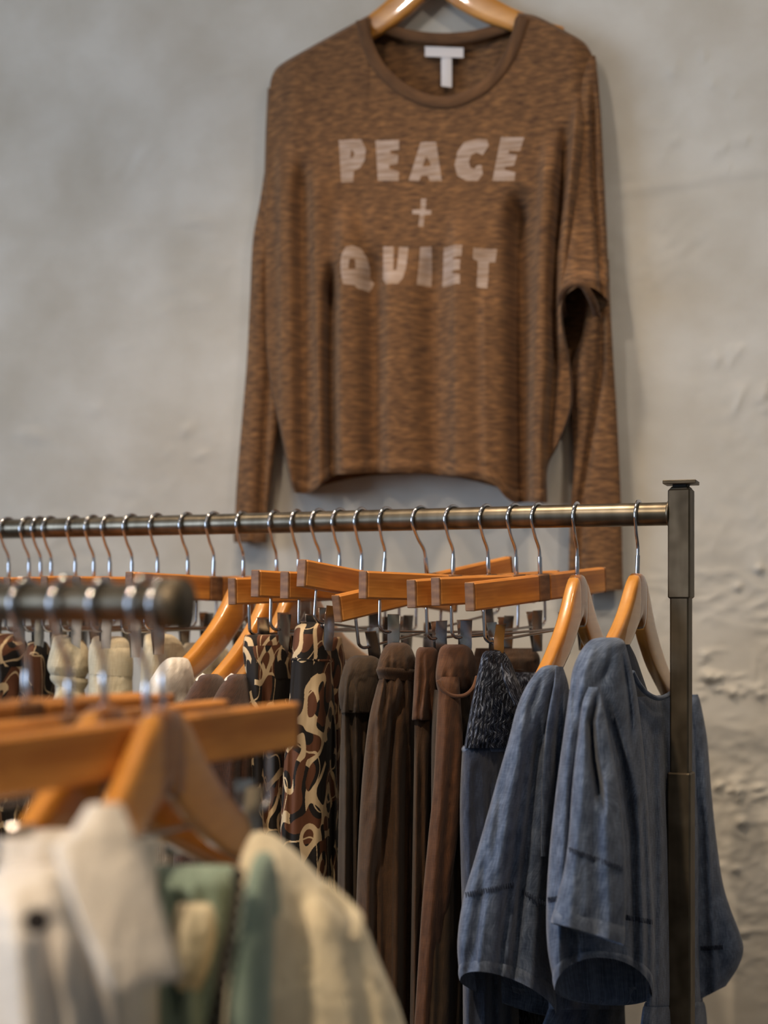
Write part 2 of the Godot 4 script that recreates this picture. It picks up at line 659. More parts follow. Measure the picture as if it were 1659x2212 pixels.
	for k in 4:
		part("window_frame", bevel_box(Vector3(0.1, y1 - y0, 0.06), 0.004, Vector3(x, (y0 + y1) / 2, lerpf(z0 + 0.03, z1 - 0.03, k / 3.0))), wood, win)
	for y in [y0 + 0.03, y1 - 0.03]:
		part("window_frame", bevel_box(Vector3(0.1, 0.06, z1 - z0), 0.004, Vector3(x, y, (z0 + z1) / 2)), wood, win)
	var glass := mat(Color(0.9, 0.95, 1.0, 0.08), 0.02)
	glass.transparency = BaseMaterial3D.TRANSPARENCY_ALPHA
	for k in 3:
		part("pane", bevel_box(Vector3(0.006, y1 - y0 - 0.12, (z1 - z0) / 3.0 - 0.07), 0.001, Vector3(x - 0.02, (y0 + y1) / 2, lerpf(z0, z1, (k + 0.5) / 3.0))), glass, win)
	# daylight that comes in through the shop window
	var day := AreaLight3D.new()
	day.name = "window_daylight"
	day.area_size = Vector2(z1 - z0 - 0.1, y1 - y0 - 0.1)
	day.light_color = Color(0.82, 0.90, 1.0)
	day.light_energy = DAY
	day.shadow_enabled = true
	add_child(day)
	day.transform = room * Transform3D(Basis(Vector3.UP, -PI / 2), Vector3(x + 0.12, (y0 + y1) / 2, (z0 + z1) / 2))

# warm ceiling spots, out of the frame: a housing, its glowing face and the light
func make_lamps() -> void:
	var glow := mat(Color(1, 0.9, 0.75), 0.4)
	glow.emission_enabled = true
	glow.emission = Color(1.0, 0.82, 0.6)
	glow.emission_energy_multiplier = 14.0
	var shell := mat(Color(0.06, 0.06, 0.06), 0.5, 0.3)
	var spots := [
		[Vector3(-0.95, 2.78, -1.75), Vector3(-0.85, 0.9, -1.95), "leftmost of the row over the far rack", 1.0, 40.0],
		[Vector3(-0.33, 2.78, -1.56), Vector3(-0.26, 0.9, -1.75), "second of the row over the far rack", 1.3, 40.0],
		[Vector3(-0.13, 2.78, -1.62), Vector3(0.05, 0.9, -1.66), "third of the row over the far rack", 1.9, 40.0],
		[Vector3(0.48, 2.78, -1.28), Vector3(0.40, 0.9, -1.55), "rightmost of the row over the far rack", 0.6, 40.0],
		[Vector3(-0.80, 2.78, -0.50), Vector3(-0.35, 1.75, -2.2), "left one of the pair washing the wall", 1.1, 44.0],
		[Vector3(0.85, 2.78, -0.25), Vector3(0.70, 1.95, -2.0), "right one of the pair washing the wall", 2.2, 28.0],
		[Vector3(-0.75, 2.78, 0.25), Vector3(-0.13, 0.9, -0.92), "left one of the pair above the camera", 5.8, 30.0],
		[Vector3(0.35, 2.78, 0.45), Vector3(0.20, 0.9, -1.55), "right one of the pair above the camera", 0.8, 26.0]]
	for s in spots:
		var at: Vector3 = s[0]
		var aim: Vector3 = s[1]
		var t := thing("ceiling_spotlight", "black cylinder spotlight under the ceiling, " + s[2], "spotlight", at, "ceiling spotlights")
		t.look_at_from_position(at, aim, Vector3.UP)
		var rows := []
		for e in [[0.001, 0.13], [0.045, 0.13], [0.052, 0.12], [0.052, 0.0], [0.048, 0.0], [0.048, 0.02]]:
			var ring := PackedVector3Array()
			for i in 25:
				ring.append(Vector3(cos(TAU * i / 24) * e[0], sin(TAU * i / 24) * e[0], e[1]))
			rows.append(ring)
		part("housing", grid(rows, true), shell, t)
		var face := []
		for e in [0.001, 0.046]:
			var ring := PackedVector3Array()
			for i in 25:
				ring.append(Vector3(cos(-TAU * i / 24) * e, sin(-TAU * i / 24) * e, 0.012))
			face.append(ring)
		part("glowing_lens", grid(face, true), glow, t)
		var up := t.global_transform.affine_inverse() * (at + Vector3(0, 0.34, 0))
		part("stem", tube(PackedVector3Array([Vector3(0, 0, 0.08), up]), 0.008, 8), shell, t)
		var l := SpotLight3D.new()
		l.name = "lamp_light"
		t.add_child(l)
		l.position = Vector3(0, 0, -0.005)
		l.spot_angle = s[4]
		l.spot_angle_attenuation = 1.0
		l.spot_range = 9.0
		l.spot_attenuation = 2.0
		l.light_size = 0.045
		l.light_color = Color(1.0, 0.95, 0.89) if s[2].contains("washing") else Color(1.0, 0.90, 0.77)
		l.light_energy = LAMP * float(s[3])
		l.shadow_enabled = true


func _ready() -> void:
	rng.seed = 4
	var cam := Camera3D.new()
	cam.name = "camera"
	add_child(cam)
	cam.position = Vector3(0, EYE, 0)
	cam.near = 0.05
	cam.far = 40.0
	cam.projection = Camera3D.PROJECTION_FRUSTUM
	cam.size = 2212.0 / F * cam.near
	cam.frustum_offset = Vector2(0, (HY - 1106.0) / F * cam.near)
	var lens := CameraAttributesPhysical.new()
	lens.frustum_focal_length = 45.0
	lens.exposure_aperture = 45.0 / 17.5
	lens.frustum_focus_distance = 1.61
	cam.attributes = lens
	cam.current = true
	var env := Environment.new()
	env.tonemap_mode = Environment.TONE_MAPPER_LINEAR
	env.tonemap_exposure = EXPOSURE
	env.background_mode = Environment.BG_SKY
	var sky := Sky.new()
	var sm := ProceduralSkyMaterial.new()
	sm.sky_top_color = Color(0.45, 0.62, 0.9)
	sm.sky_horizon_color = Color(0.75, 0.82, 0.92)
	sm.ground_bottom_color = Color(0.3, 0.3, 0.3)
	sm.ground_horizon_color = Color(0.6, 0.62, 0.65)
	sky.sky_material = sm
	env.sky = sky
	env.sdfgi_enabled = true
	env.ssao_enabled = true
	env.ssil_enabled = true
	var we := WorldEnvironment.new()
	we.name = "environment"
	we.environment = env
	add_child(we)
	make_materials()
	make_room()
	make_lamps()
	build_all()

# ------------------------------------------------------------------ racks
func height_at(py: float, d: float) -> float:
	return EYE - (py - HY) / F * d

func square_tube(side: float, y0: float, y1: float) -> Mesh:
	return bevel_box(Vector3(side, y1 - y0, side), 0.0018, Vector3(0, (y0 + y1) / 2, 0))

func make_racks() -> void:
	var u := Vector3(cos(RA), 0, sin(RA))
	var n := Vector3(-sin(RA), 0, cos(RA))
	var right_end := bar_point(1447)
	var left_end := right_end - u * 1.5
	var at := Vector3(right_end.x, 0, right_end.z) + u * 0.0125
	var t := thing("garment_rack", "raw steel clothes rack with round rail and square post before the wall", "clothes rack", at)
	t.basis = Basis(u, Vector3.UP, n)
	var y := right_end.y
	var d := -at.z
	var rail_path := PackedVector3Array()
	for i in 13:
		rail_path.append(Vector3(-0.0125 - 1.5 * i / 12.0, y, 0))
	part("rail", tube(rail_path, 0.013, 28), M.steel, t)
	for side in [0, 1]:
		var px := 0.0 if side == 0 else -1.525
		var holder: Node3D = t
		var shift := Transform3D(Basis.IDENTITY, Vector3(px, 0, 0))
		part("post", moved(square_tube(0.0208, 0.02, height_at(1052, d)), shift), M.post, holder)
		part("rail_sleeve", moved(square_tube(0.0247, height_at(1293, d), height_at(1057, d)), shift), M.post, holder)
		part("lower_post", moved(square_tube(0.0258, 0.02, height_at(1667, d)), shift), M.post, holder)
		var cap := bevel_box(Vector3(0.036, 0.0042, 0.036), 0.0006)
		part("cap_plate", moved(cap, Transform3D(Basis(Vector3.UP, 0.10), Vector3(px, height_at(1043, d), 0))), M.post, holder)
		part("cap_stub", moved(bevel_box(Vector3(0.016, 0.009, 0.016), 0.001), Transform3D(Basis.IDENTITY, Vector3(px, height_at(1050, d), 0))), M.rubber, holder)
		var weld := PackedVector3Array()
		for i in 17:
			var a := TAU * i / 16
			weld.append(Vector3(px + (-0.0128 if side == 0 else 0.0128), y + cos(a) * 0.0136, sin(a) * 0.0136))
		part("weld_bead", tube(weld, 0.0016, 6), M.steel, holder)
		part("foot", bevel_box(Vector3(0.03, 0.03, 0.52), 0.003, Vector3(px, 0.016, 0)), M.post, holder)
	# the near rack: its rail sticks out past its post
	var e1 := near_bar_point(368)
	var post_at := Vector3(e1.x, 0, e1.z) - u * 0.62
	var r := thing("garment_rack", "dark steel clothes rack close to the camera, its blurred rail end sticking out", "clothes rack", post_at)
	r.basis = Basis(u, Vector3.UP, n)
	part("rail", tube(PackedVector3Array([Vector3(-0.05, e1.y, 0), Vector3(0.3, e1.y, 0), Vector3(0.62, e1.y, 0)]), 0.013, 24), M.steel, r)
	part("end_collar", tube(PackedVector3Array([Vector3(0.612, e1.y, 0), Vector3(0.630, e1.y, 0)]), 0.0165, 20), M.post, r)
	part("post", square_tube(0.026, 0.02, e1.y + 0.03), M.post, r)
	part("foot", bevel_box(Vector3(0.03, 0.03, 0.5), 0.003, Vector3(0, 0.016, 0)), M.post, r)
	part("foot", bevel_box(Vector3(0.7, 0.03, 0.03), 0.003, Vector3(0.3, 0.016, 0)), M.post, r)

# ------------------------------------------------------------------ hangers (origin: centre of the rail; +x points to the front)
const WOOD_TOP := -0.066
var hook_mesh: Mesh
var collar_mesh: Mesh
var clip_parts: Array
var mesh_cache := {}

func make_hook(top: float) -> Mesh:
	var p := []
	for a in [196, 165, 135, 105, 75, 45, 15, -12, -34]:
		p.append(Vector3(cos(deg_to_rad(a)) * 0.0168, sin(deg_to_rad(a)) * 0.0168 - 0.0018, 0))
	p.append(Vector3(0.0085, -0.0235, 0))
	p.append(Vector3(0.0022, -0.0335, 0))
	p.append(Vector3(0, -0.042, 0))
	p.append(Vector3(0, top - 0.002, 0))
	return tube(smooth(p, 4), 0.0019, 8)

func jaw(side: float) -> Mesh:
	# a bent steel plate: ribbed finger grip above the spring, jaw below it; 14 mm wide along x
	var prof := [Vector2(0.0105, 0.0185), Vector2(0.0095, 0.0190), Vector2(0.0062, 0.008), Vector2(0.0045, 0.0), Vector2(0.0048, -0.008), Vector2(0.0032, -0.022), Vector2(0.0014, -0.031)]
	var rows := []
	for q in prof:
		var w := 0.0065 if q.y > -0.02 else 0.0058
		var ring := PackedVector3Array()
		for c in [[-w, 0.0006], [w, 0.0006], [w, -0.0006], [-w, -0.0006], [-w, 0.0006]]:
			ring.append(Vector3(c[0], q.y, side * (q.x + c[1])))
		rows.append(ring)
	var st := SurfaceTool.new()
	st.append_from(grid(rows, true), 0, Transform3D.IDENTITY)
	for ix in 3:
		for iy in 4:
			var yy := 0.0165 - iy * 0.0034
			var zz := lerpf(0.0095, 0.0062, clampf((0.019 - yy) / 0.011, 0, 1)) + 0.0007
			st.append_from(bevel_box(Vector3(0.0027, 0.0018, 0.0022), 0.0005), 0, Transform3D(Basis.IDENTITY, Vector3((ix - 1) * 0.0040, yy, side * zz)))
	return st.commit()

func prepare_hangers() -> void:
	hook_mesh = make_hook(WOOD_TOP)
	collar_mesh = tube(PackedVector3Array([Vector3(0, -0.046, 0), Vector3(0, WOOD_TOP - 0.001, 0)]), 0.0026, 10)
	var coil := PackedVector3Array()
	for i in 41:
		var a := TAU * i / 10.0
		coil.append(Vector3(-0.005 + 0.01 * i / 40.0, cos(a) * 0.0036, sin(a) * 0.0036))
	clip_parts = [jaw(1.0), jaw(-1.0), tube(coil, 0.0011, 6)]
	# clip hanger
	var h := 0.031
	var cy := WOOD_TOP - h / 2
	mesh_cache.half_front = bevel_box(Vector3(0.1425, h, 0.012), 0.0022, Vector3(0.0835, cy, 0))
	mesh_cache.half_back = bevel_box(Vector3(0.1425, h, 0.012), 0.0022, Vector3(-0.0835, cy, 0))
	mesh_cache.block = bevel_box(Vector3(0.0245, h + 0.0003, 0.0123), 0.0015, Vector3(0, cy, 0))
	mesh_cache.cap_front = bevel_box(Vector3(0.0022, h, 0.012), 0.0009, Vector3(0.1559, cy, 0))
	mesh_cache.cap_back = bevel_box(Vector3(0.0022, h, 0.012), 0.0009, Vector3(-0.1559, cy, 0))
	for s in [1.0, -1.0]:
		var p := [Vector3(s * 0.128, WOOD_TOP - h + 0.002, 0), Vector3(s * 0.128, WOOD_TOP - h - 0.024, 0), Vector3(s * 0.127, WOOD_TOP - h - 0.031, 0), Vector3(s * 0.121, WOOD_TOP - h - 0.0355, 0), Vector3(s * 0.112, WOOD_TOP - h - 0.036, 0)]
		mesh_cache["drop%d" % int(s)] = tube(smooth(p, 4), 0.0019, 8)
	mesh_cache.wire = tube(PackedVector3Array([Vector3(0.113, WOOD_TOP - h - 0.036, 0), Vector3(0, WOOD_TOP - h - 0.0362, 0), Vector3(-0.113, WOOD_TOP - h - 0.036, 0)]), 0.0016, 8)
	# coat hanger: rounded wishbone, lofted along its length
	for s in [1.0, -1.0]:
		mesh_cache["arm%d" % int(s)] = hanger_loft(0.0135, TIP, s)
	mesh_cache.joint = hanger_loft(-0.0140, 0.0140, 1.0)

const TIP := 0.186
const TOP_LINE := [[0.0, 0.0], [0.008, -0.0007], [0.016, -0.004], [0.025, -0.0105], [0.034, -0.020], [0.045, -0.0325], [0.06, -0.0475], [0.08, -0.0635], [0.115, -0.086], [0.16, -0.109], [0.20, -0.1245], [0.224, -0.131]]
const LOW_LINE := [[0.0, -0.050], [0.016, -0.063], [0.034, -0.0775], [0.06, -0.094], [0.08, -0.1045], [0.115, -0.119], [0.16, -0.137], [0.20, -0.151], [0.224, -0.156]]

func hanger_loft(r0: float, r1: float, s: float) -> Mesh:
	var rows := []
	var count := 26 if r1 - r0 > 0.1 else 8
	for j in count + 1:
		var r := lerpf(r0, r1, pow(float(j) / count, 1.3 if count > 10 else 1.0))
		var t := at_line(TOP_LINE, absf(r))
		var b := at_line(LOW_LINE, absf(r))
		var w := lerpf(0.0088, 0.0068, clampf(absf(r) / 0.2, 0, 1))
		var ends := [1.0]
		if j == 0:
			ends = [0.03, 1.0]
		elif j == count:
			ends = [1.0, 0.88, 0.03]
		for e in ends:
			var ring := PackedVector3Array()
			for i in 25:
				var a := TAU * i / 24.0 * s
				var cz := signf(cos(a)) * pow(absf(cos(a)), 0.45)
				var sy := signf(sin(a)) * pow(absf(sin(a)), 0.62)
				ring.append(Vector3(s * (r + (0.003 if e == 0.88 else (0.0032 if e == 0.03 and j == count else 0.0))), WOOD_TOP + (t + b) / 2 + (t - b) / 2 * sy * e, w * cz * e))
			rows.append(ring)
	return grid(rows, true)

func place_hanger(t: Node3D, at: Vector3, yaw: float, tilt: float) -> void:
	var f := Vector3(-sin(yaw), 0, cos(yaw))
	t.transform = Transform3D(Basis(f, Vector3.UP, f.cross(Vector3.UP)) * Basis(Vector3(0, 0, 1), tilt), at)

func project(p: Vector3) -> Vector2:
	return Vector2(CX + p.x / -p.z * F, HY - (p.y - EYE) / -p.z * F)

func clip_hanger(label: String, group: String, at: Vector3, front_px: float, front_py: float, wood: Material, clip_turn := 0.7) -> Node3D:
	var t := thing("clip_hanger", label, "hanger", at, group)
	part("hook", hook_mesh, M.chrome, t)
	part("hook_collar", collar_mesh, M.chrome, t)
	part("wooden_bar", mesh_cache.half_front, wood, t)
	part("wooden_bar", mesh_cache.half_back, wood, t)
	part("joint_block", mesh_cache.block, M.dark_wood, t)
	part("end_grain", mesh_cache.cap_front, M.dark_wood, t)
	part("end_grain", mesh_cache.cap_back, M.dark_wood, t)
	part("drop_rod", mesh_cache["drop1"], M.chrome, t)
	part("drop_rod", mesh_cache["drop-1"], M.chrome, t)
	part("cross_wire", mesh_cache.wire, M.clip_steel, t)
	for s in [1.0, -1.0]:
		var c := Node3D.new()
		c.name = "clip"
		t.add_child(c, true)
		c.position = Vector3(s * 0.104, WOOD_TOP - 0.031 - 0.036, 0)
		c.rotation.y = -clip_turn + rng.randf_range(-0.3, 0.3)
		c.rotation.x = rng.randf_range(-0.12, 0.12)
		part("jaw", clip_parts[0], M.clip_steel, c)
		part("jaw", clip_parts[1], M.clip_steel, c)
		part("spring", clip_parts[2], M.chrome, c)
	# turn and tilt it so that its front end comes where it hangs
	var best := 1e9
	var yaw := 0.0
	for k in 140:
		var a := -0.9 + k * 0.0136
		var e := at + Vector3(-sin(a), 0, cos(a)) * 0.156 + Vector3(0, WOOD_TOP, 0)
		var miss := absf(project(e).x - front_px)
		if miss < best:
			best = miss
			yaw = a
	var e0 := at + Vector3(-sin(yaw), 0, cos(yaw)) * 0.156 + Vector3(0, WOOD_TOP, 0)
	var drop := (front_py - project(e0).y) / F * -e0.z
	place_hanger(t, at, yaw, -asin(clampf(drop / 0.156, -0.4, 0.4)))
	return t

func coat_hanger(label: String, group: String, at: Vector3, yaw: float, tilt: float) -> Node3D:
	var t := thing("coat_hanger", label, "hanger", at, group)
	part("hook", hook_mesh, M.chrome, t)
	part("hook_collar", collar_mesh, M.chrome, t)
	part("arm", mesh_cache["arm1"], M.lacquer, t)
	part("arm", mesh_cache["arm-1"], M.lacquer, t)
	part("joint_block", mesh_cache.joint, M.lacquer_joint, t)
	place_hanger(t, at, yaw, tilt)
	return t

func make_hangers() -> void:
	prepare_hangers()
	var g := "clip hangers on the far rack"
	var list := [
		[1163, 1007, 1258, "pale bamboo clip hanger beside the denim coat hangers, holding the smocked denim skirt", M.bamboo_pale],
		[1113, 938, 1247, "bamboo clip hanger holding the brown garment with the rolled waist tie", M.bamboo],
		[1052, 883, 1252, "bamboo clip hanger holding the narrow brown garment with the hanging tie", M.bamboo],
		[980, 785, 1233, "bamboo clip hanger whose bar hides the middle of the tilted one, holding the brown trousers", M.bamboo],
		[910, 708, 1287, "bamboo clip hanger tilted down at the front with its far end raised high", M.bamboo],
		[836, 660, 1209, "bamboo clip hanger tilted up at the front, highest bar end on the rack", M.bamboo],
		[782, 617, 1234, "bamboo clip hanger holding the long printed trousers", M.bamboo],
		[735, 554, 1231, "bamboo clip hanger just left of the one holding the long printed trousers", M.bamboo],
		[690, 499, 1248, "bamboo clip hanger holding the printed garment with the stitched waistband", M.bamboo],
		[463, 281, 1235, "bamboo clip hanger alone above the cream skirts, right of the blurred rail end", M.bamboo],
		[405, 225, 1247, "bamboo clip hanger behind the blurred rail end, nearest to it", M.bamboo],
		[340, 163, 1245, "bamboo clip hanger holding the rightmost cream skirt", M.bamboo],
		[285, 95, 1244, "bamboo clip hanger holding the middle cream skirt", M.bamboo],
		[237, 55, 1246, "bamboo clip hanger holding the leftmost cream skirt", M.bamboo],
		[202, 15, 1247, "bamboo clip hanger third from the left edge behind the blurred hooks", M.bamboo],
		[162, -25, 1247, "bamboo clip hanger second from the left edge behind the blurred hooks", M.bamboo],
		[110, -80, 1248, "bamboo clip hanger holding the dark print skirt at the left edge", M.bamboo],
		[87, -105, 1249, "bamboo clip hanger whose hook is fourth from the left edge", M.bamboo],
		[62, -130, 1249, "bamboo clip hanger whose hook is third from the left edge", M.bamboo],
		[18, -175, 1250, "bamboo clip hanger whose hook is second from the left edge", M.bamboo],
	]
	for e in list:
		clip_hanger(e[3], g, bar_point(e[0]), e[1], e[2], e[4])
	g = "coat hangers on the far rack"
	coat_hanger("lacquered wooden coat hanger nearest the steel post, carrying the right denim dress", g, bar_point(1380), 0.42, 0.10)
	coat_hanger("lacquered wooden coat hanger carrying the left denim dress, second from the steel post", g, bar_point(1246), 0.40, -0.02)
	coat_hanger("lacquered wooden coat hanger carrying the white blouse", g, bar_point(525), 0.46, -0.02)
	coat_hanger("lacquered wooden coat hanger carrying the left cocoa brown top", g, bar_point(595), 0.44, -0.06)
	coat_hanger("lacquered wooden coat hanger carrying the right cocoa brown top", g, bar_point(642), 0.44, -0.07)
	# near rack
	g = "blurred hangers on the near rack"
	for e in [[318, 0.50, "large blurred bamboo clip hanger whose end stands out furthest to the right"], [150, 0.50, "large blurred bamboo clip hanger at the left edge, behind the near coat hangers"]]:
		var at := near_bar_point(e[0])
		var c := clip_hanger(e[2], g, at, 300, 1545, M.bamboo)
		place_hanger(c, at, e[1], 0.0)
		c.scale = Vector3.ONE * 1.12
	coat_hanger("large blurred coat hanger in front of the others, carrying the cream jacket", g, near_bar_point(352), 0.36, 0.0)
	coat_hanger("blurred coat hanger behind the white collar, its hump left of the larger one", g, near_bar_point(225), 0.42, 0.0)
	for e in [[60, "blurred bamboo clip hanger on the near rack, second hook from the left edge"], [-10, "blurred bamboo clip hanger on the near rack, nearest the left edge"]]:
		var at := near_bar_point(e[0])
		place_hanger(clip_hanger(e[1], g, at, -100, 1545, M.bamboo), at, 0.5, 0.02)

# ------------------------------------------------------------------ jumper on the wall
const J_LEFT := [[583, 190], [578, 300], [575, 420], [572, 520], [572, 640], [578, 760], [592, 850], [610, 930], [632, 1040], [640, 1065]]
const J_RIGHT := [[1284, 135], [1288, 250], [1290, 400], [1270, 540], [1218, 640], [1212, 700], [1228, 790], [1230, 880], [1202, 960], [1178, 1010], [1178, 1086]]
const J_TOP := [[583, 190], [590, 165], [612, 142], [700, 92], [795, 40], [799, 60], [808, 95], [832, 140], [880, 183], [945, 208], [1010, 194], [1060, 155], [1093, 105], [1108, 62], [1118, 34], [1160, 42], [1222, 74], [1264, 100], [1284, 135]]
const J_LOW := [[640, 1065], [668, 1064], [700, 1042], [724, 1026], [740, 1024], [845, 1020], [985, 1028], [1060, 1042], [1090, 1072], [1112, 1086], [1140, 1084], [1178, 1086]]
const J_RIGHT_BACK := [[1284, 135], [1288, 250], [1290, 400], [1285, 540], [1275, 640], [1270, 720], [1262, 800], [1232, 880], [1202, 960], [1178, 1010], [1178, 1086]]
const J_NECK := [[795, 40], [799, 60], [808, 95], [832, 140], [880, 183], [945, 208], [1010, 194], [1060, 155], [1093, 105], [1108, 62], [1118, 34]]
const J_BACK := [[795, 40], [830, 48], [880, 63], [950, 71], [1020, 66], [1078, 50], [1118, 34]]
const J_FOLDS := [
	[[[560, 716], [800, 714], [1030, 718]], 13, -0.034, true],
	[[[430, 742], [800, 738], [1030, 738]], 36, 0.020, true, true],
	[[[520, 806], [1030, 808]], 22, -0.018, true],
	[[[540, 838], [1030, 840]], 36, 0.016, true, true],
	[[[520, 935], [1030, 940]], 28, -0.018, true],
	[[[450, 984], [1030, 986]], 34, 0.018, true, true],
	[[[600, 1048], [1050, 1052]], 30, 0.010, true, true],
	[[[400, 1122], [1086, 1130]], 25, -0.040, true],
	[[[290, 1184], [500, 1168], [800, 1156], [1000, 1153]], 28, 0.030, true, true],
	[[[260, 1222], [500, 1206], [640, 1198], [760, 1200], [960, 1186]], 11, -0.024, true],
	[[[200, 1248], [400, 1230], [560, 1208], [760, 1212]], 18, 0.022, false, true],
	[[[330, 652], [900, 657]], 18, -0.018, true],
	[[[300, 606], [900, 612]], 26, 0.012, true, true],
	[[[340, 676], [900, 690]], 24, 0.013, true, true],
	[[[400, 770], [560, 790]], 20, -0.006, false],
	[[[225, 945], [270, 945]], 90, -0.004, false]]

func jumper_off(px: float, py: float) -> float:
	var e := smoothstep(560.0, 640.0, px) * (1.0 - smoothstep(1230.0, 1300.0, px))
	return 0.036 + 0.022 * e + ridges(J_FOLDS, px, py)

func coons(top: Array, low: Array, left: Array, right: Array, nu: int, nv: int, off: Callable, to_uv: Callable, origin: Vector3) -> ArrayMesh:
	var tt := round_curve(top)
	var ll := round_curve(low)
	var le := round_curve(left)
	var ri := round_curve(right)
	var c00 := along(tt, 0)
	var c10 := along(tt, 1)
	var c01 := along(ll, 0)
	var c11 := along(ll, 1)
	var rows := []
	var uvs := []
	var ts := []
	var ls := []
	for i in nu + 1:
		ts.append(along(tt, float(i) / nu))
		ls.append(along(ll, float(i) / nu))
	for j in nv + 1:
		var t := float(j) / nv
		var a := along(le, t)
		var b := along(ri, t)
		var row := PackedVector3Array()
		var uv := PackedVector2Array()
		for i in nu + 1:
			var s := float(i) / nu
			var q: Vector2 = ts[i] * (1 - t) + ls[i] * t + a * (1 - s) + b * s - (c00 * (1 - s) * (1 - t) + c10 * s * (1 - t) + c01 * (1 - s) * t + c11 * s * t)
			var p := on_wall(q.x, q.y, off.call(q.x, q.y))
			row.append(p)
			uv.append(to_uv.call(p))
		rows.append(row)
		uvs.append(uv)
	return grid(rows, false, origin, uvs)

# cloth plane of the jumper: metres along the wall and down from the neck
func jumper_uv(p: Vector3) -> Vector2:
	var x := (p - Vector3(0, 0, -WD)).dot(Vector3(cos(WA), 0, sin(WA)))
	return Vector2((x + 0.19) / 0.60, (2.20 - p.y) / 0.80)

func jumper_print() -> StandardMaterial3D:
	var w := 1024
	var h := 1365
	var img := two_tone(w, h, knit_layers(w, h), KNIT_DARK, KNIT_LIGHT)
	var weft := streaks(131, w, h, 10, 1, 0.08)
	var letters := [
		[[[60, 105], [245, 95], [285, 180], [275, 270], [235, 335], [185, 355], [180, 450], [82, 455]], [[165, 175], [190, 215], [180, 245], [155, 250]]],
		[[[365, 105], [560, 100], [562, 185], [490, 190], [488, 215], [555, 225], [548, 300], [480, 310], [478, 340], [560, 365], [556, 440], [385, 440]]],
		[[[740, 120], [868, 118], [915, 440], [815, 442], [800, 398], [745, 398], [728, 442], [640, 440]], [[785, 235], [825, 300], [818, 320], [755, 322]]],
		[[[1305, 150], [1290, 95], [1220, 92], [1100, 120], [1045, 200], [1022, 310], [1045, 400], [1120, 440], [1215, 440], [1255, 385], [1245, 310], [1205, 315], [1185, 345], [1150, 330], [1140, 280], [1160, 225], [1200, 205], [1255, 225]]],
		[[[1405, 78], [1600, 80], [1565, 190], [1475, 190], [1465, 215], [1540, 225], [1515, 315], [1440, 325], [1435, 350], [1525, 370], [1518, 440], [1335, 440]]],
		[[[743, 590], [787, 590], [780, 682], [830, 685], [825, 720], [772, 722], [762, 822], [720, 822], [732, 718], [670, 715], [672, 680], [738, 680]]],
		[[[110, 1100], [150, 1015], [200, 1000], [260, 1015], [300, 1090], [312, 1180], [305, 1240], [335, 1280], [300, 1355], [240, 1350], [215, 1325], [130, 1320], [105, 1200]], [[180, 1110], [220, 1105], [225, 1190], [170, 1195]]],
		[[[430, 990], [515, 985], [520, 1110], [525, 1190], [550, 1190], [555, 1100], [560, 988], [638, 990], [625, 1170], [605, 1260], [570, 1310], [470, 1312], [430, 1260]]],
		[[[735, 988], [828, 985], [805, 1305], [708, 1305]]],
		[[[930, 995], [1105, 995], [1100, 1085], [1025, 1095], [1022, 1110], [1090, 1115], [1085, 1200], [1015, 1205], [1015, 1225], [1085, 1235], [1085, 1315], [905, 1312]]],
		[[[1190, 1010], [1375, 1010], [1360, 1118], [1310, 1120], [1300, 1340], [1215, 1335], [1225, 1120], [1185, 1100]]]]
	var ink := Color(0.70, 0.62, 0.57)
	for letter in letters:
		var polys := []
		for raw in letter:
			var poly := PackedVector2Array()
			for q in raw:
				var px: float = 720.0 + q[0] / 3.858
				var py: float = 280.0 + q[1] / 3.858
				var uv := jumper_uv(on_wall(px, py, 0.048))
				poly.append(Vector2(uv.x * w, uv.y * h))
			polys.append(poly)
		var lo := polys[0][0] as Vector2
		var hi := lo
		for q in polys[0]:
			lo = lo.min(q)
			hi = hi.max(q)
		for y in range(int(lo.y), int(hi.y) + 1):
			for x in range(int(lo.x), int(hi.x) + 1):
				var q := Vector2(x, y)
				if Geometry2D.is_point_in_polygon(q, polys[0]) and not (polys.size() > 1 and Geometry2D.is_point_in_polygon(q, polys[1])):
					var cover := clampf(0.45 + 0.7 * weft[y * w + x] / 255.0, 0.0, 0.95)
					img.set_pixel(x, y, img.get_pixel(x, y).lerp(ink, cover))
	var m := M.knit.duplicate() as StandardMaterial3D
	m.albedo_texture = tex(img)
	m.uv1_scale = Vector3.ONE
	m.normal_enabled = false
	return m

func strip(inner: Array, width: float, off: float, origin: Vector3, n := 60, up := false) -> ArrayMesh:
	# a rolled band along a curve: half-round across
	var c := round_curve(inner)
	var pts := []
	for i in n + 1:
		pts.append(along(c, float(i) / n))
	var rows := []
	for k in 7:
		var f := k / 6.0
		var row := PackedVector3Array()
		for i in n + 1:
			var a: Vector2 = pts[maxi(i - 1, 0)]
			var b: Vector2 = pts[mini(i + 1, n)]
			var dir := (b - a).normalized()
			var nrm := Vector2(-dir.y, dir.x) * (-1.0 if up else 1.0)
			var w := width
			var p: Vector2 = pts[i]
			var q := p + nrm * width * f
			row.append(on_wall(q.x, q.y, jumper_off(q.x, q.y) * (0.0 if up else 1.0) + off + 0.003 * sqrt(maxf(0.0, 1.0 - pow(f * 2 - 1, 2.0)))))
		rows.append(row)
	return grid(rows, false, origin)

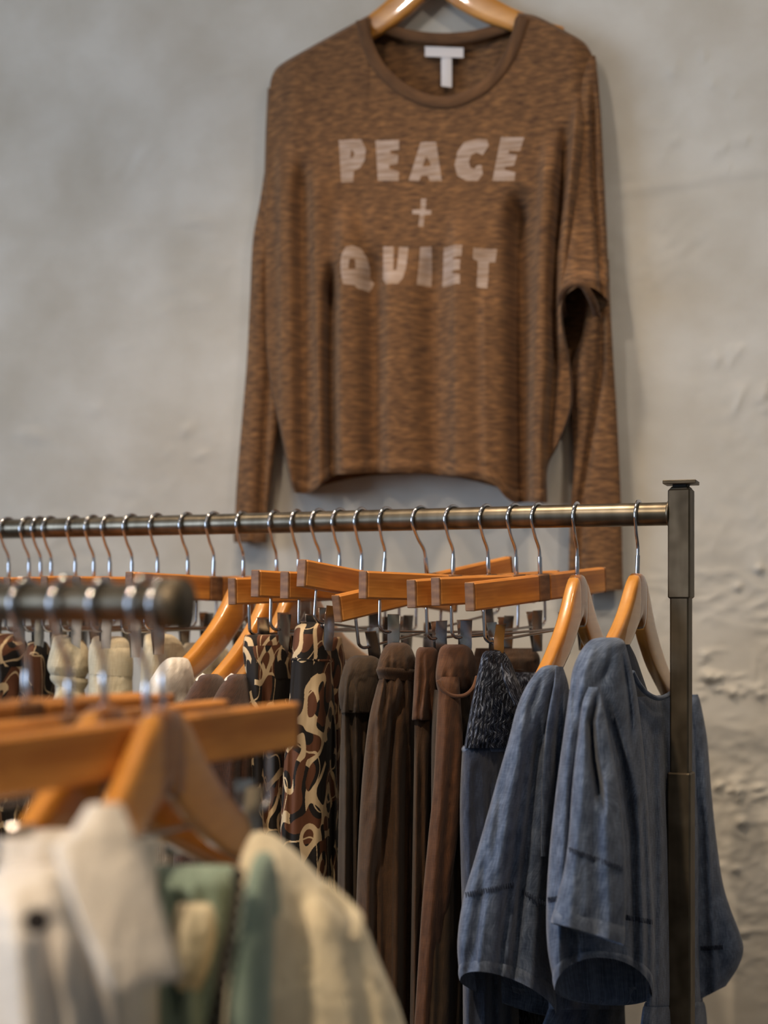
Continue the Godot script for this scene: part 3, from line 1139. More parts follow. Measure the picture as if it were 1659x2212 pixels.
# a flattened sleeve that hangs along the wall: rows [y, x left, x right, distance from the wall, half thickness]
func wall_sleeve(rows: Array, folds: Array, nu: int, nv: int, origin: Vector3) -> ArrayMesh:
	var out := []
	var n := rows.size()
	for j in nv + 1:
		var f := float(j) / nv * (n - 1)
		var k := mini(int(f), n - 2)
		var r := []
		for c in 5:
			r.append(cubic_interpolate(rows[k][c], rows[k + 1][c], rows[maxi(k - 1, 0)][c], rows[mini(k + 2, n - 1)][c], f - k))
		var ring := PackedVector3Array()
		for i in nu + 1:
			var a := TAU * (i % nu) / nu
			var s := 0.5 - 0.5 * cos(a)
			var fr := sin(a)
			var px: float = lerpf(r[1], r[2], s)
			var o: float = r[3] + signf(fr) * pow(absf(fr), 0.7) * r[4]
			if fr > 0:
				o += ridges(folds, px, r[0]) * pow(fr, 0.4)
			var arch: float = rows[k + 1][5] * (f - k) if rows[k + 1].size() > 5 else 0.0
			ring.append(on_wall(px, r[0] + arch * pow(2.0 * s - 1.0, 2.0), maxf(0.004, o)))
		out.append(ring)
	return grid(out, true, origin)

func make_jumper() -> void:
	var o := on_wall(940, 1000, 0.03)
	var t := thing("knitted_jumper", "brown slub-knit jumper printed PEACE + QUIET, hanging on the plaster wall", "jumper", o)
	part("front_panel", coons(J_TOP, J_LOW, J_LEFT, J_RIGHT, 220, 150, jumper_off, jumper_uv, o), jumper_print(), t, "brown front with pale PEACE + QUIET print")
	var flat := func(px: float, py: float) -> float: return 0.012 + 0.004 * sin(px * 0.03)
	var meter := func(p: Vector3) -> Vector2: return jumper_uv(p) * Vector2(0.6, 0.8)
	part("back_panel", coons([[583, 190], [590, 165], [612, 142], [700, 92]] + J_BACK + [[1160, 42], [1222, 74], [1264, 100], [1284, 135]], [[646, 1050], [800, 1012], [985, 1016], [1170, 1070]], J_LEFT, J_RIGHT_BACK, 80, 40, flat, meter, o), M.knit, t)
	part("neckband", strip(J_NECK, 27, 0.001, o), M.knit_band, t, "smooth ribbed neckline")
	part("neckband", strip(J_BACK, 24, -0.030, o, 40), M.knit_band, t)
	# bands that close the shoulders between front and back
	for sh in [[[583, 190], [590, 165], [612, 142], [700, 92], [795, 40]], [[1118, 34], [1160, 42], [1222, 74], [1264, 100], [1284, 135]]]:
		var c := round_curve(sh)
		var rows := []
		for k in 9:
			var row := PackedVector3Array()
			for i in 31:
				var q := along(c, i / 30.0)
				var f := k / 8.0
				row.append(on_wall(q.x, q.y - 7.0 * sin(PI * f), lerpf(0.012, jumper_off(q.x, q.y), f)))
			rows.append(row)
		part("shoulder", grid(rows, false, o), M.knit, t)
	# sides
	for sd in [J_LEFT, J_RIGHT]:
		var c := round_curve(sd)
		var rows := []
		for k in 9:
			var row := PackedVector3Array()
			for i in 61:
				var q := along(c, i / 60.0)
				var f := k / 8.0
				row.append(on_wall(q.x + (-5.0 if sd == J_LEFT else 5.0) * sin(PI * f), q.y, lerpf(0.012, jumper_off(q.x, q.y), f)))
			rows.append(row)
		part("side", grid(rows, false, o), M.knit, t)
	part("sleeve", wall_sleeve([[330, 577, 600, 0.022, 0.010], [430, 562, 600, 0.022, 0.012], [520, 546, 602, 0.024, 0.014], [640, 540, 604, 0.024, 0.016], [780, 533, 606, 0.024, 0.016], [900, 523, 602, 0.024, 0.016], [1020, 513, 588, 0.024, 0.017], [1100, 508, 578, 0.024, 0.017], [1168, 505, 576, 0.024, 0.017]], [[[[520, 578], [800, 580], [1168, 560]], 7, -0.010, true], [[[520, 560], [1168, 535]], 14, 0.005, true]], 48, 80, o), M.knit, t)
	part("cuff", wall_sleeve([[1150, 504, 577, 0.024, 0.0185], [1160, 504, 577, 0.024, 0.019], [1172, 505, 576, 0.024, 0.0185]], [], 40, 4, o), M.knit_band, t)
	# right sleeve: a dropped shoulder that ends in a tuck, and the long part below it
	part("sleeve", wall_sleeve([[560, 1262, 1316, 0.030, 0.018], [640, 1264, 1318, 0.032, 0.022], [720, 1258, 1322, 0.032, 0.024], [790, 1234, 1326, 0.030, 0.022], [880, 1234, 1332, 0.028, 0.020], [1000, 1238, 1338, 0.028, 0.020], [1120, 1231, 1343, 0.028, 0.020], [1275, 1227, 1346, 0.028, 0.020]], [[[[640, 1300], [800, 1298], [900, 1284], [1080, 1256], [1275, 1252]], 8, -0.014, true], [[[660, 1262], [900, 1258]], 14, 0.007, false], [[[700, 1244], [1000, 1236]], 9, -0.008, false]], 56, 90, o), M.knit, t)
	part("dropped_shoulder", wall_sleeve([[120, 1262, 1286, 0.030, 0.012], [180, 1250, 1293, 0.034, 0.020], [280, 1240, 1300, 0.038, 0.024], [400, 1226, 1306, 0.040, 0.028], [500, 1214, 1311, 0.042, 0.032], [570, 1208, 1314, 0.046, 0.038], [600, 1208, 1315, 0.052, 0.046, 12], [618, 1210, 1315, 0.052, 0.046, 34]], [[[[170, 1280], [400, 1284], [620, 1300]], 6, -0.016, true], [[[300, 1240], [620, 1236]], 16, 0.008, true]], 56, 60, o), M.knit, t)
	var rim := []
	for e in [[1218, 680, 0.040], [1212, 652, 0.074], [1218, 626, 0.092], [1240, 613, 0.100], [1260, 616, 0.098], [1274, 638, 0.088], [1284, 660, 0.070], [1290, 684, 0.046]]:
		rim.append(on_wall(e[0], e[1], e[2]) - o)
	part("tuck_roll", tube(smooth(rim, 5), 0.0055, 10), M.knit_band, t)
	# hem stitching band
	var hem := []
	for k in 5:
		var row := PackedVector3Array()
		for i in 81:
			var q := along(round_curve(J_LOW), i / 80.0)
			row.append(on_wall(q.x, q.y - 4.0 - k * 7.0 + 4.0, jumper_off(q.x, q.y - k * 7.0) + 0.0015 + 0.0025 * sin(PI * k / 4.0)))
		hem.append(row)
	part("hem", grid(hem, false, o), M.knit, t)
	# woven label and care tag inside the neck
	var lab := func(x0: float, y0: float, x1: float, y1: float, off: float) -> Mesh:
		var rows := []
		for j in 5:
			var row := PackedVector3Array()
			for i in 9:
				var px := lerpf(x0, x1, i / 8.0)
				row.append(on_wall(px, lerpf(y0, y1, j / 4.0) + 3.0 * (px - x0) / (x1 - x0), off + 0.0012 * sin(PI * i / 8.0)))
			rows.append(row)
		return grid(rows, false, o)
	part("label_tab", lab.call(918, 100, 1001, 122, 0.022), M.tag_white, t, "white woven neck label")
	part("care_tag", lab.call(953, 122, 976, 186, 0.021), M.tag_white, t, "narrow white care tag")
	var h := thing("coat_hanger", "wooden coat hanger inside the brown jumper on the wall", "hanger", on_wall(938, -190, 0.03))
	part("hook", hook_mesh, M.chrome, h)
	part("arm", mesh_cache["arm1"], M.lacquer, h)
	part("arm", mesh_cache["arm-1"], M.lacquer, h)
	part("joint_block", mesh_cache.joint, M.lacquer_joint, h)
	h.basis = Basis(Vector3(cos(WA), 0, sin(WA)), Vector3.UP, Vector3(-sin(WA), 0, cos(WA))) * Basis(Vector3(0, 0, 1), 0.0)
	var nail := thing("wall_peg", "small steel peg in the plaster holding the jumper's hanger", "peg", on_wall(938, -195, 0.0))
	part("shaft", tube(PackedVector3Array([Vector3(0, 0.004, 0) - Vector3(-sin(WA), 0, cos(WA)) * 0.02, Vector3(0, 0.004, 0) + Vector3(-sin(WA), 0, cos(WA)) * 0.05]), 0.005, 10), M.steel, nail)


func build_all() -> void:
	var band := M.knit.duplicate() as StandardMaterial3D
	band.albedo_texture = tex(two_tone(256, 256, knit_layers(256, 256), Color(0.31, 0.21, 0.125), Color(0.44, 0.305, 0.185)))
	M.knit_band = band
	make_racks()
	make_hangers()
	make_jumper()
	make_garments()

# ------------------------------------------------------------------ garments
func pleats(seed_: int, x0: float, x1: float, b0: float, b1: float, y0: float, y1: float, n: int, width: float, amp: float) -> Array:
	var r := RandomNumberGenerator.new()
	r.seed = seed_
	var out := []
	for i in n:
		var f := (i + 0.5 + r.randf_range(-0.3, 0.3)) / n
		var s := 1.0 if i % 2 == 0 else -1.0
		out.append([[[y0 + r.randf_range(0, 60), lerpf(x0, x1, f)], [lerpf(y0, y1, 0.5), lerpf(lerpf(x0, b0, 0.5), lerpf(x1, b1, 0.5), f) + r.randf_range(-4, 4)], [y1, lerpf(b0, b1, f) + r.randf_range(-6, 6)]], width * r.randf_range(0.7, 1.3), s * amp * r.randf_range(0.6, 1.2), true])
	return out

func row_at(rows: Array, y: float) -> Array:
	for i in rows.size() - 1:
		if y <= rows[i + 1][0]:
			var t: float = clampf((y - rows[i][0]) / (rows[i + 1][0] - rows[i][0]), 0, 1)
			var r := []
			for c in 8:
				var a: float = rows[i][c] if rows[i].size() > c else 0.0
				var b: float = rows[i + 1][c] if rows[i + 1].size() > c else 0.0
				r.append(lerpf(a, b, t))
			return r
	var last: Array = rows[-1].duplicate()
	while last.size() < 8:
		last.append(0.0)
	return last

# a narrow band round a draped tube, standing a little proud of it
func band(rows: Array, folds: Array, y0: float, y1: float, grow: float, origin: Vector3, slope := 0.0, nu := 64, wob := 0.0) -> ArrayMesh:
	var out := []
	for k in 5:
		var r := row_at(rows, lerpf(y0, y1, k / 4.0))
		r[0] = lerpf(y0, y1, k / 4.0)
		var g := grow * (0.25 + 0.75 * sin(PI * k / 4.0))
		r[1] -= g * 1800.0
		r[2] += g * 1800.0
		r[5] += g
		r[6] += slope
		out.append(r)
	return drape(out, folds, nu, 8, origin, wob, 3)

func garment(called: String, label: String, category: String, group: String, px: float, py: float, d: float) -> Node3D:
	return thing(called, label, category, pt(px, py, d), group)

func stitches(rows: Array, folds: Array, y: float, slope: float, origin: Vector3, n: int, f0 := 0.03, f1 := 0.97) -> Mesh:
	# short puckered stitches across the front of a draped tube
	var st := SurfaceTool.new()
	var r := row_at(rows, y)
	var box := bevel_box(Vector3(0.0012, 0.0056, 0.0018), 0.0004)
	for i in n:
		var s := lerpf(f0, f1, (i + 0.5) / n)
		var a := acos(1.0 - 2.0 * s)
		var fr := sin(a)
		var px: float = lerpf(r[1], r[2], s)
		var py: float = y + slope * s
		var d: float = lerpf(r[3], r[4], s) - pow(fr, 0.75) * r[5] - ridges(folds, px, py) * pow(fr, 0.4) - 0.0018
		st.append_from(box, 0, Transform3D(Basis(Vector3(0, 0, 1), 0.15 + 0.1 * sin(i * 2.3)), pt(px, py, d) - origin))
	return st.commit()

func make_garments() -> void:
	denim_dresses()
	smocked_skirt()
	brown_trousers()
	printed_garments()
	pale_garments()
	near_garments()

func denim_dresses() -> void:
	var g := "denim dresses on the far rack"
	# right dress
	var t := garment("denim_dress", "washed blue denim dress with wide gathered sleeves, right beside the steel post", "dress", g, 1400, 2000, 1.6)
	var o := t.position
	var rows := [
		[1377, 1296, 1330, 1.505, 1.505, .006], [1384, 1274, 1347, 1.49, 1.50, .022], [1410, 1252, 1356, 1.48, 1.505, .034], [1450, 1236, 1366, 1.47, 1.515, .042], [1500, 1229, 1376, 1.462, 1.522, .046],
		[1580, 1218, 1386, 1.458, 1.53, .050], [1660, 1207, 1394, 1.455, 1.535, .052], [1750, 1196, 1400, 1.455, 1.54, .054], [1850, 1186, 1406, 1.455, 1.545, .056], [1960, 1180, 1412, 1.455, 1.55, .058],
		[2050, 1183, 1414, 1.455, 1.55, .060, 4, 22], [2136, 1199, 1408, 1.46, 1.55, .060, 12, 76]]
	var folds := [
		[[[1395, 1330], [1480, 1296], [1500, 1294]], 10, -0.010, false],
		[[[1390, 1342], [1500, 1358], [1600, 1366]], 6, -0.016, false],
		[[[1390, 1285], [1450, 1262], [1520, 1252]], 10, 0.008, false],
		[[[1480, 1300], [1640, 1345], [1800, 1366], [2112, 1372]], 9, -0.020, true],
		[[[1560, 1330], [1700, 1376], [2112, 1392]], 12, 0.008, true],
		[[[1500, 1240], [1700, 1222], [2112, 1205]], 12, 0.008, true],
		[[[1650, 1252], [2112, 1232]], 12, -0.016, true],
		[[[1384, 1312], [1440, 1306], [1476, 1296]], 4, 0.005, false],
		[[[1384, 1322], [1440, 1318], [1470, 1300]], 4, -0.006, false],
		[[[1400, 1270], [1470, 1284]], 6, -0.006, false],
		[[[1700, 1386], [2000, 1398]], 6, -0.012, true],
		[[[1420, 1246], [1560, 1238]], 6, -0.008, false]]
	part("sleeve", drape(rows, folds, 96, 120, o, 0.004, 21, 0.75, 0.0014, 0.7), M.denim, t)
	part("sleeve_hem", band(rows, folds, 2108, 2139, 0.0016, o, 0.0, 96), M.denim_hem, t)
	var flap := [[1484, 1272, 1296, 1.428, 1.430, .004], [1520, 1258, 1302, 1.420, 1.425, .010], [1600, 1247, 1319, 1.412, 1.418, .016], [1700, 1236, 1337, 1.405, 1.412, .020], [1800, 1229, 1348, 1.400, 1.41, .024], [1870, 1220, 1352, 1.398, 1.41, .026], [1940, 1203, 1352, 1.396, 1.41, .028, 18, 0], [1992, 1191, 1347, 1.396, 1.412, .028, 42, 4]]
	var ff := [[[[1490, 1294], [1560, 1276], [1640, 1282], [1740, 1300]], 7, -0.034, false], [[[1500, 1268], [1700, 1256], [1990, 1230]], 14, 0.006, true], [[[1640, 1310], [1990, 1318]], 12, 0.007, true], [[[1640, 1286], [1990, 1284]], 11, -0.007, true]]
	part("sleeve_fold", drape(flap, ff, 72, 90, o, 0.004, 22, 0.75, 0.0014, 0.7), M.denim, t)
	part("stitching", stitches(flap, ff, 1834, 44.0, o, 22), M.stitch, t, "dark puckered seam stitching")
	part("stitching", stitches(rows, folds, 1952, 40.0, o, 20, 0.72, 0.99), M.stitch, t)
	part("stitching", stitches(rows, folds, 1945, -40.0, o, 8, 0.01, 0.12), M.stitch, t)
	part("sleeve_hem", band(flap, ff, 1966, 1994, 0.0012, o, 6.0, 72), M.denim_hem, t)
	var body := [[1506, 1366, 1482, 1.56, 1.76, .020, -8], [1560, 1370, 1500, 1.56, 1.79, .028], [1700, 1384, 1510, 1.56, 1.80, .032], [1900, 1392, 1515, 1.56, 1.80, .036], [2150, 1396, 1518, 1.56, 1.80, .040], [2175, 1394, 1520, 1.56, 1.80, .030], [2250, 1380, 1530, 1.55, 1.80, .045], [2900, 1330, 1560, 1.55, 1.80, .06]]
	var bf := pleats(5, 1390, 1510, 1395, 1515, 1520, 2150, 9, 6, 0.006)
	part("bodice", drape(body, bf, 80, 90, o, 0.003, 23, 0.75, 0.0014, 0.7), M.denim, t)
	part("waist_seam", band(body, bf, 2164, 2186, 0.002, o, 0.0, 80, 0.002), M.denim_hem, t)
	part("neck_binding", tube(smooth([pt(1366, 1452, 1.54) - o, pt(1380, 1478, 1.555) - o, pt(1398, 1498, 1.575) - o, pt(1420, 1508, 1.60) - o, pt(1440, 1503, 1.63) - o, pt(1462, 1488, 1.67) - o], 5), 0.0028, 8), M.denim, t)
	part("neck_facing", drape([[1392, 1338, 1360, 1.56, 1.57, .006], [1420, 1344, 1374, 1.57, 1.59, .010], [1460, 1352, 1388, 1.58, 1.61, .012], [1500, 1358, 1402, 1.585, 1.63, .012], [1540, 1360, 1420, 1.585, 1.64, .01]], [], 32, 20, o), M.denim_dark, t)
	part("neck_facing", drape([[1470, 1434, 1470, 1.78, 1.79, .01], [1520, 1426, 1490, 1.78, 1.79, .015], [1600, 1420, 1500, 1.78, 1.79, .015]], [], 32, 12, o), M.denim_dark, t)
	var back := [[1500, 1484, 1508, 1.80, 1.80, .012], [1530, 1470, 1516, 1.80, 1.81, .03], [1600, 1462, 1528, 1.80, 1.82, .04], [1700, 1458, 1536, 1.80, 1.82, .045], [1800, 1455, 1546, 1.80, 1.82, .048], [1900, 1452, 1560, 1.80, 1.82, .05], [1960, 1452, 1577, 1.80, 1.82, .05], [2015, 1452, 1598, 1.80, 1.82, .05, 0], [2060, 1452, 1606, 1.80, 1.82, .05, -8], [2130, 1452, 1594, 1.80, 1.82, .045, -40], [2190, 1452, 1568, 1.80, 1.82, .04, -60]]
	var kf := [[[[1600, 1520], [2190, 1544]], 8, 0.008, true], [[[1700, 1510], [2190, 1530]], 9, -0.010, true]]
	part("sleeve", drape(back, kf, 64, 80, o, 0.004, 24, 0.75, 0.0014, 0.7), M.denim, t)
	part("stitching", stitches(back, kf, 2052, -8.0, o, 16, 0.4, 0.72), M.stitch, t)
	# left dress
	t = garment("denim_dress", "washed blue denim dress with wide gathered sleeves, left of the other denim dress", "dress", g, 1200, 2000, 1.6)
	o = t.position
	rows = [[1437, 1182, 1202, 1.535, 1.54, .006], [1446, 1164, 1212, 1.525, 1.54, .022], [1480, 1138, 1220, 1.515, 1.55, .034], [1530, 1116, 1226, 1.508, 1.56, .042], [1600, 1098, 1226, 1.50, 1.565, .048], [1680, 1075, 1220, 1.495, 1.57, .052], [1770, 1050, 1212, 1.49, 1.575, .056], [1870, 1021, 1204, 1.488, 1.58, .058], [1930, 1003, 1200, 1.486, 1.58, .06], [2000, 991, 1198, 1.486, 1.58, .062, 4, 4], [2055, 988, 1198, 1.486, 1.58, .062, 24, 16], [2116, 994, 1200, 1.49, 1.58, .060, 74, 44]]
	folds = [
		[[[1450, 1196], [1560, 1188], [1640, 1160]], 8, -0.012, false],
		[[[1530, 1170], [1700, 1150], [1900, 1130], [2112, 1106]], 10, -0.022, true],
		[[[1560, 1190], [1800, 1176], [2112, 1150]], 14, 0.012, true],
		[[[1500, 1140], [1800, 1090], [2112, 1050]], 20, 0.010, true],
		[[[1600, 1106], [2112, 1008]], 12, -0.010, true],
		[[[1560, 1150], [1800, 1116], [2112, 1076]], 8, -0.012, true],
		[[[1700, 1075], [2112, 1030]], 9, 0.008, true],
		[[[1445, 1180], [1520, 1150], [1580, 1140]], 7, -0.010, false],
		[[[1445, 1170], [1500, 1132]], 8, 0.006, false]]
	part("sleeve", drape(rows, folds, 96, 120, o, 0.004, 25, 0.75, 0.0014, 0.7), M.denim, t)
	part("sleeve_hem", band(rows, folds, 2090, 2119, 0.0016, o, 0.0, 96), M.denim_hem, t)
	part("stitching", stitches(rows, folds, 1934, -42.0, o, 22, 0.01, 0.55), M.stitch, t, "dark puckered seam stitching")
	part("stitching", stitches(rows, folds, 1868, 100.0, o, 14, 0.58, 0.98), M.stitch, t)
	part("collar_fold", drape([[1440, 1200, 1216, 1.50, 1.52, .006], [1480, 1196, 1228, 1.49, 1.53, .012], [1530, 1186, 1232, 1.485, 1.53, .016], [1600, 1176, 1232, 1.485, 1.54, .016], [1700, 1170, 1232, 1.49, 1.55, .016], [1850, 1168, 1230, 1.50, 1.56, .01]], [[[[1470, 1214], [1600, 1202], [1850, 1196]], 6, -0.012, true]], 40, 40, o, 0.003, 26, 0.75, 0.0014, 0.7), M.denim, t)
	body = [[1490, 1210, 1330, 1.58, 1.80, .02], [1600, 1200, 1340, 1.58, 1.80, .03], [1900, 1190, 1350, 1.59, 1.80, .04], [2160, 1185, 1350, 1.59, 1.80, .045], [2190, 1180, 1350, 1.59, 1.80, .035], [2400, 1110, 1360, 1.57, 1.80, .06], [2900, 1060, 1370, 1.57, 1.80, .06]]
	part("bodice", drape(body, pleats(6, 1200, 1340, 1180, 1350, 1560, 2160, 8, 8, 0.006), 64, 70, o, 0.003, 27, 0.75, 0.0014, 0.7), M.denim, t)
	part("sleeve", drape([[1420, 1315, 1340, 1.80, 1.80, .01], [1460, 1300, 1360, 1.80, 1.81, .03], [1600, 1285, 1375, 1.80, 1.81, .04], [1900, 1270, 1390, 1.80, 1.81, .045], [2100, 1265, 1400, 1.80, 1.81, .05]], [], 40, 30, o, 0.004, 28, 0.75, 0.0014, 0.7), M.denim, t)

func smocked_skirt() -> void:
	var t := garment("denim_skirt", "dark denim skirt with a smocked elastic waist, clipped left of the denim dresses", "skirt", "", 1060, 1900, 1.62)
	var o := t.position
	var top := [[1406, 1050, 1086, 1.61, 1.63, .008], [1414, 1042, 1094, 1.60, 1.64, .018], [1440, 1035, 1108, 1.595, 1.655, .026], [1500, 1022, 1126, 1.585, 1.665, .036], [1560, 1011, 1124, 1.58, 1.665, .044], [1616, 1002, 1114, 1.58, 1.665, .048]]
	var f := []
	for i in 13:
		var s := (i + 0.5) / 13.0
		f.append([[[1395, lerpf(1042, 1094, s)], [1500, lerpf(1022, 1126, s)], [1616, lerpf(1002, 1114, s)]], 2.6, 0.0055, true])
	part("smocked_waist", drape(top, f, 130, 60, o, 0.010, 31, 0.75, 0.006, 1.4), M.denim_smock, t, "ruched elastic waist in dark denim")
	part("waistband_fold", drape([[1432, 1082, 1096, 1.575, 1.58, .004], [1462, 1086, 1114, 1.57, 1.59, .008], [1495, 1098, 1130, 1.57, 1.60, .010], [1524, 1112, 1136, 1.575, 1.60, .006]], [], 28, 16, o, 0.004, 32, 0.75, 0.006, 1.4), M.denim_smock, t)
	var low := [[1610, 1000, 1116, 1.585, 1.67, .046], [1640, 997, 1114, 1.58, 1.67, .052], [1760, 993, 1112, 1.58, 1.67, .056], [2000, 998, 1116, 1.58, 1.67, .06], [2300, 1000, 1124, 1.58, 1.68, .06], [2800, 996, 1140, 1.58, 1.68, .07]]
	var lf := pleats(9, 1002, 1112, 1000, 1120, 1600, 2300, 7, 9, 0.008)
	part("skirt_panel", drape(low, lf, 72, 90, o, 0.005, 33, 0.75, 0.0018, 0.7), M.denim_dark, t)
	part("yoke_seam", band(low, lf, 1612, 1624, 0.0016, o, 0.0, 72), M.denim_hem, t)
	part("waist_back", drape([[1452, 1095, 1180, 1.76, 1.80, .01], [1475, 1095, 1196, 1.74, 1.80, .02], [1560, 1095, 1200, 1.72, 1.80, .03], [1800, 1095, 1200, 1.72, 1.80, .04], [2800, 1095, 1200, 1.72, 1.80, .04]], [], 40, 40, o, 0.008, 34, 0.75, 0.006, 1.4), M.denim_smock, t)

func brown_trousers() -> void:
	var g := "brown linen trousers on the far rack"
	# with the rolled tie
	var t := garment("linen_trousers", "rust brown linen trousers with a rolled tie looped at the waist", "trousers", g, 980, 1900, 1.64)
	var o := t.position
	var w := [[1392, 962, 1004, 1.625, 1.635, .008], [1402, 950, 1018, 1.615, 1.64, .022], [1430, 944, 1028, 1.605, 1.645, .030], [1460, 941, 1030, 1.60, 1.65, .034], [1486, 944, 1024, 1.602, 1.65, .030], [1500, 950, 1014, 1.61, 1.65, .020]]
	part("waist_roll", drape(w, [[[[1400, 985], [1500, 975]], 10, 0.006, true]] + pleats(84, 956, 1012, 946, 1024, 1388, 1490, 7, 6, 0.008), 56, 30, o, 0.003, 41, 0.75, 0.0022, 0.8), M.linen_rust, t)
	part("tie_loop", tube(smooth([pt(946, 1470, 1.575) - o, pt(956, 1490, 1.572) - o, pt(978, 1503, 1.572) - o, pt(1004, 1502, 1.574) - o, pt(1022, 1486, 1.58) - o, pt(1030, 1462, 1.59) - o], 6), 0.0022, 8), M.linen_rust, t)
	var tail := [[1462, 950, 992, 1.585, 1.59, .010], [1500, 946, 994, 1.58, 1.59, .014], [1600, 941, 1000, 1.578, 1.59, .016], [1700, 936, 1000, 1.578, 1.59, .016], [1800, 926, 990, 1.58, 1.592, .015], [1950, 912, 968, 1.582, 1.595, .014], [2100, 902, 946, 1.585, 1.60, .013], [2300, 890, 926, 1.59, 1.60, .012]]
	part("tie", drape(tail, [[[[1500, 968], [2300, 910]], 9, 0.005, true], [[[1560, 985], [1900, 958]], 6, -0.004, true]], 40, 70, o, 0.002, 42, 0.75, 0.0022, 0.8), M.linen_rust, t)
	part("leg", drape([[1490, 938, 1016, 1.62, 1.66, .03], [1600, 932, 1016, 1.615, 1.67, .04], [1900, 930, 1012, 1.615, 1.68, .05], [2300, 920, 1010, 1.615, 1.69, .055], [2900, 910, 1012, 1.615, 1.69, .055]], pleats(12, 955, 1012, 925, 1010, 1500, 2300, 5, 9, 0.008), 56, 70, o, 0.004, 43, 0.75, 0.0022, 0.8), M.linen_dark, t)
	part("waist_back", drape([[1400, 1028, 1150, 1.78, 1.84, .01], [1416, 1024, 1165, 1.77, 1.84, .02], [1450, 1020, 1165, 1.76, 1.84, .03], [1600, 1010, 1150, 1.76, 1.84, .04], [2900, 1000, 1140, 1.76, 1.84, .04]], [], 48, 40, o, 0.012, 44, 0.75, 0.0022, 0.8), M.linen, t)
	# narrow one
	t = garment("linen_trousers", "narrow brown linen trousers with a flat tie end hanging in front", "trousers", g, 915, 1900, 1.66)
	o = t.position
	part("waistband", drape([[1398, 906, 936, 1.635, 1.64, .008], [1408, 899, 946, 1.628, 1.645, .018], [1440, 896, 950, 1.622, 1.65, .024], [1500, 893, 948, 1.62, 1.65, .026], [1548, 890, 946, 1.618, 1.65, .026], [1556, 890, 944, 1.62, 1.65, .022]], [[[[1410, 915], [1556, 908]], 9, 0.004, true]] + pleats(83, 902, 940, 894, 944, 1394, 1540, 5, 5, 0.007), 48, 40, o, 0.002, 45, 0.75, 0.0022, 0.8), M.linen_rust, t)
	part("leg", drape([[1550, 894, 948, 1.63, 1.66, .02], [1600, 895, 950, 1.628, 1.67, .03], [1900, 890, 936, 1.628, 1.67, .035], [2300, 884, 940, 1.63, 1.68, .04], [2900, 876, 944, 1.63, 1.68, .04]], pleats(13, 898, 932, 890, 938, 1550, 2300, 4, 7, 0.007), 48, 70, o, 0.003, 46, 0.75, 0.0022, 0.8), M.linen, t)
	# knotted one
	t = garment("linen_trousers", "brown linen trousers knotted at the waist, second from the long printed trousers", "trousers", g, 840, 1900, 1.67)
	o = t.position
	var rows := [[1388, 846, 872, 1.65, 1.66, .008], [1396, 832, 886, 1.64, 1.66, .018], [1420, 820, 897, 1.63, 1.665, .028], [1445, 815, 901, 1.626, 1.67, .032], [1462, 820, 896, 1.63, 1.67, .028], [1490, 812, 898, 1.626, 1.67, .032], [1560, 796, 906, 1.622, 1.695, .038], [1700, 781, 906, 1.62, 1.70, .042], [1900, 771, 906, 1.62, 1.70, .046], [2200, 764, 906, 1.62, 1.70, .05], [2900, 752, 906, 1.62, 1.69, .05]]
	part("leg", drape(rows, [[[[1460, 880], [1560, 850], [1700, 835], [1900, 812], [2300, 806]], 9, -0.016, true], [[[1470, 846], [1600, 828], [1900, 796], [2300, 786]], 13, 0.010, true], [[[1480, 878], [1700, 866], [2300, 850]], 10, 0.012, true], [[[1600, 876], [2300, 872]], 7, -0.010, true], [[[1400, 858], [1450, 852]], 8, 0.006, false]] + pleats(81, 838, 884, 812, 898, 1386, 1540, 8, 5, 0.009), 72, 110, o, 0.004, 47, 0.75, 0.0022, 0.8), M.linen, t)
	part("waistband", band(rows, [], 1440, 1466, 0.002, o, 6.0, 64), M.linen, t)
	# darkest one
	t = garment("linen_trousers", "dark olive brown linen trousers next to the long printed trousers", "trousers", g, 775, 1900, 1.69)
	o = t.position
	rows = [[1416, 768, 802, 1.66, 1.67, .008], [1424, 752, 818, 1.655, 1.675, .020], [1450, 740, 828, 1.648, 1.68, .030], [1500, 736, 831, 1.645, 1.685, .034], [1538, 737, 826, 1.645, 1.685, .032], [1550, 738, 812, 1.65, 1.69, .026], [1700, 733, 806, 1.65, 1.69, .034], [2000, 728, 806, 1.65, 1.70, .04], [2900, 718, 812, 1.65, 1.70, .045]]
	part("leg", drape(rows, pleats(14, 744, 806, 734, 804, 1550, 2300, 6, 7, 0.010) + pleats(82, 756, 814, 740, 826, 1410, 1540, 7, 5, 0.008), 64, 110, o, 0.003, 49, 0.75, 0.0022, 0.8), M.linen_dark, t)
	part("waist_tie", band(rows, [], 1456, 1532, 0.003, o, 10.0, 64), M.linen_dark, t)

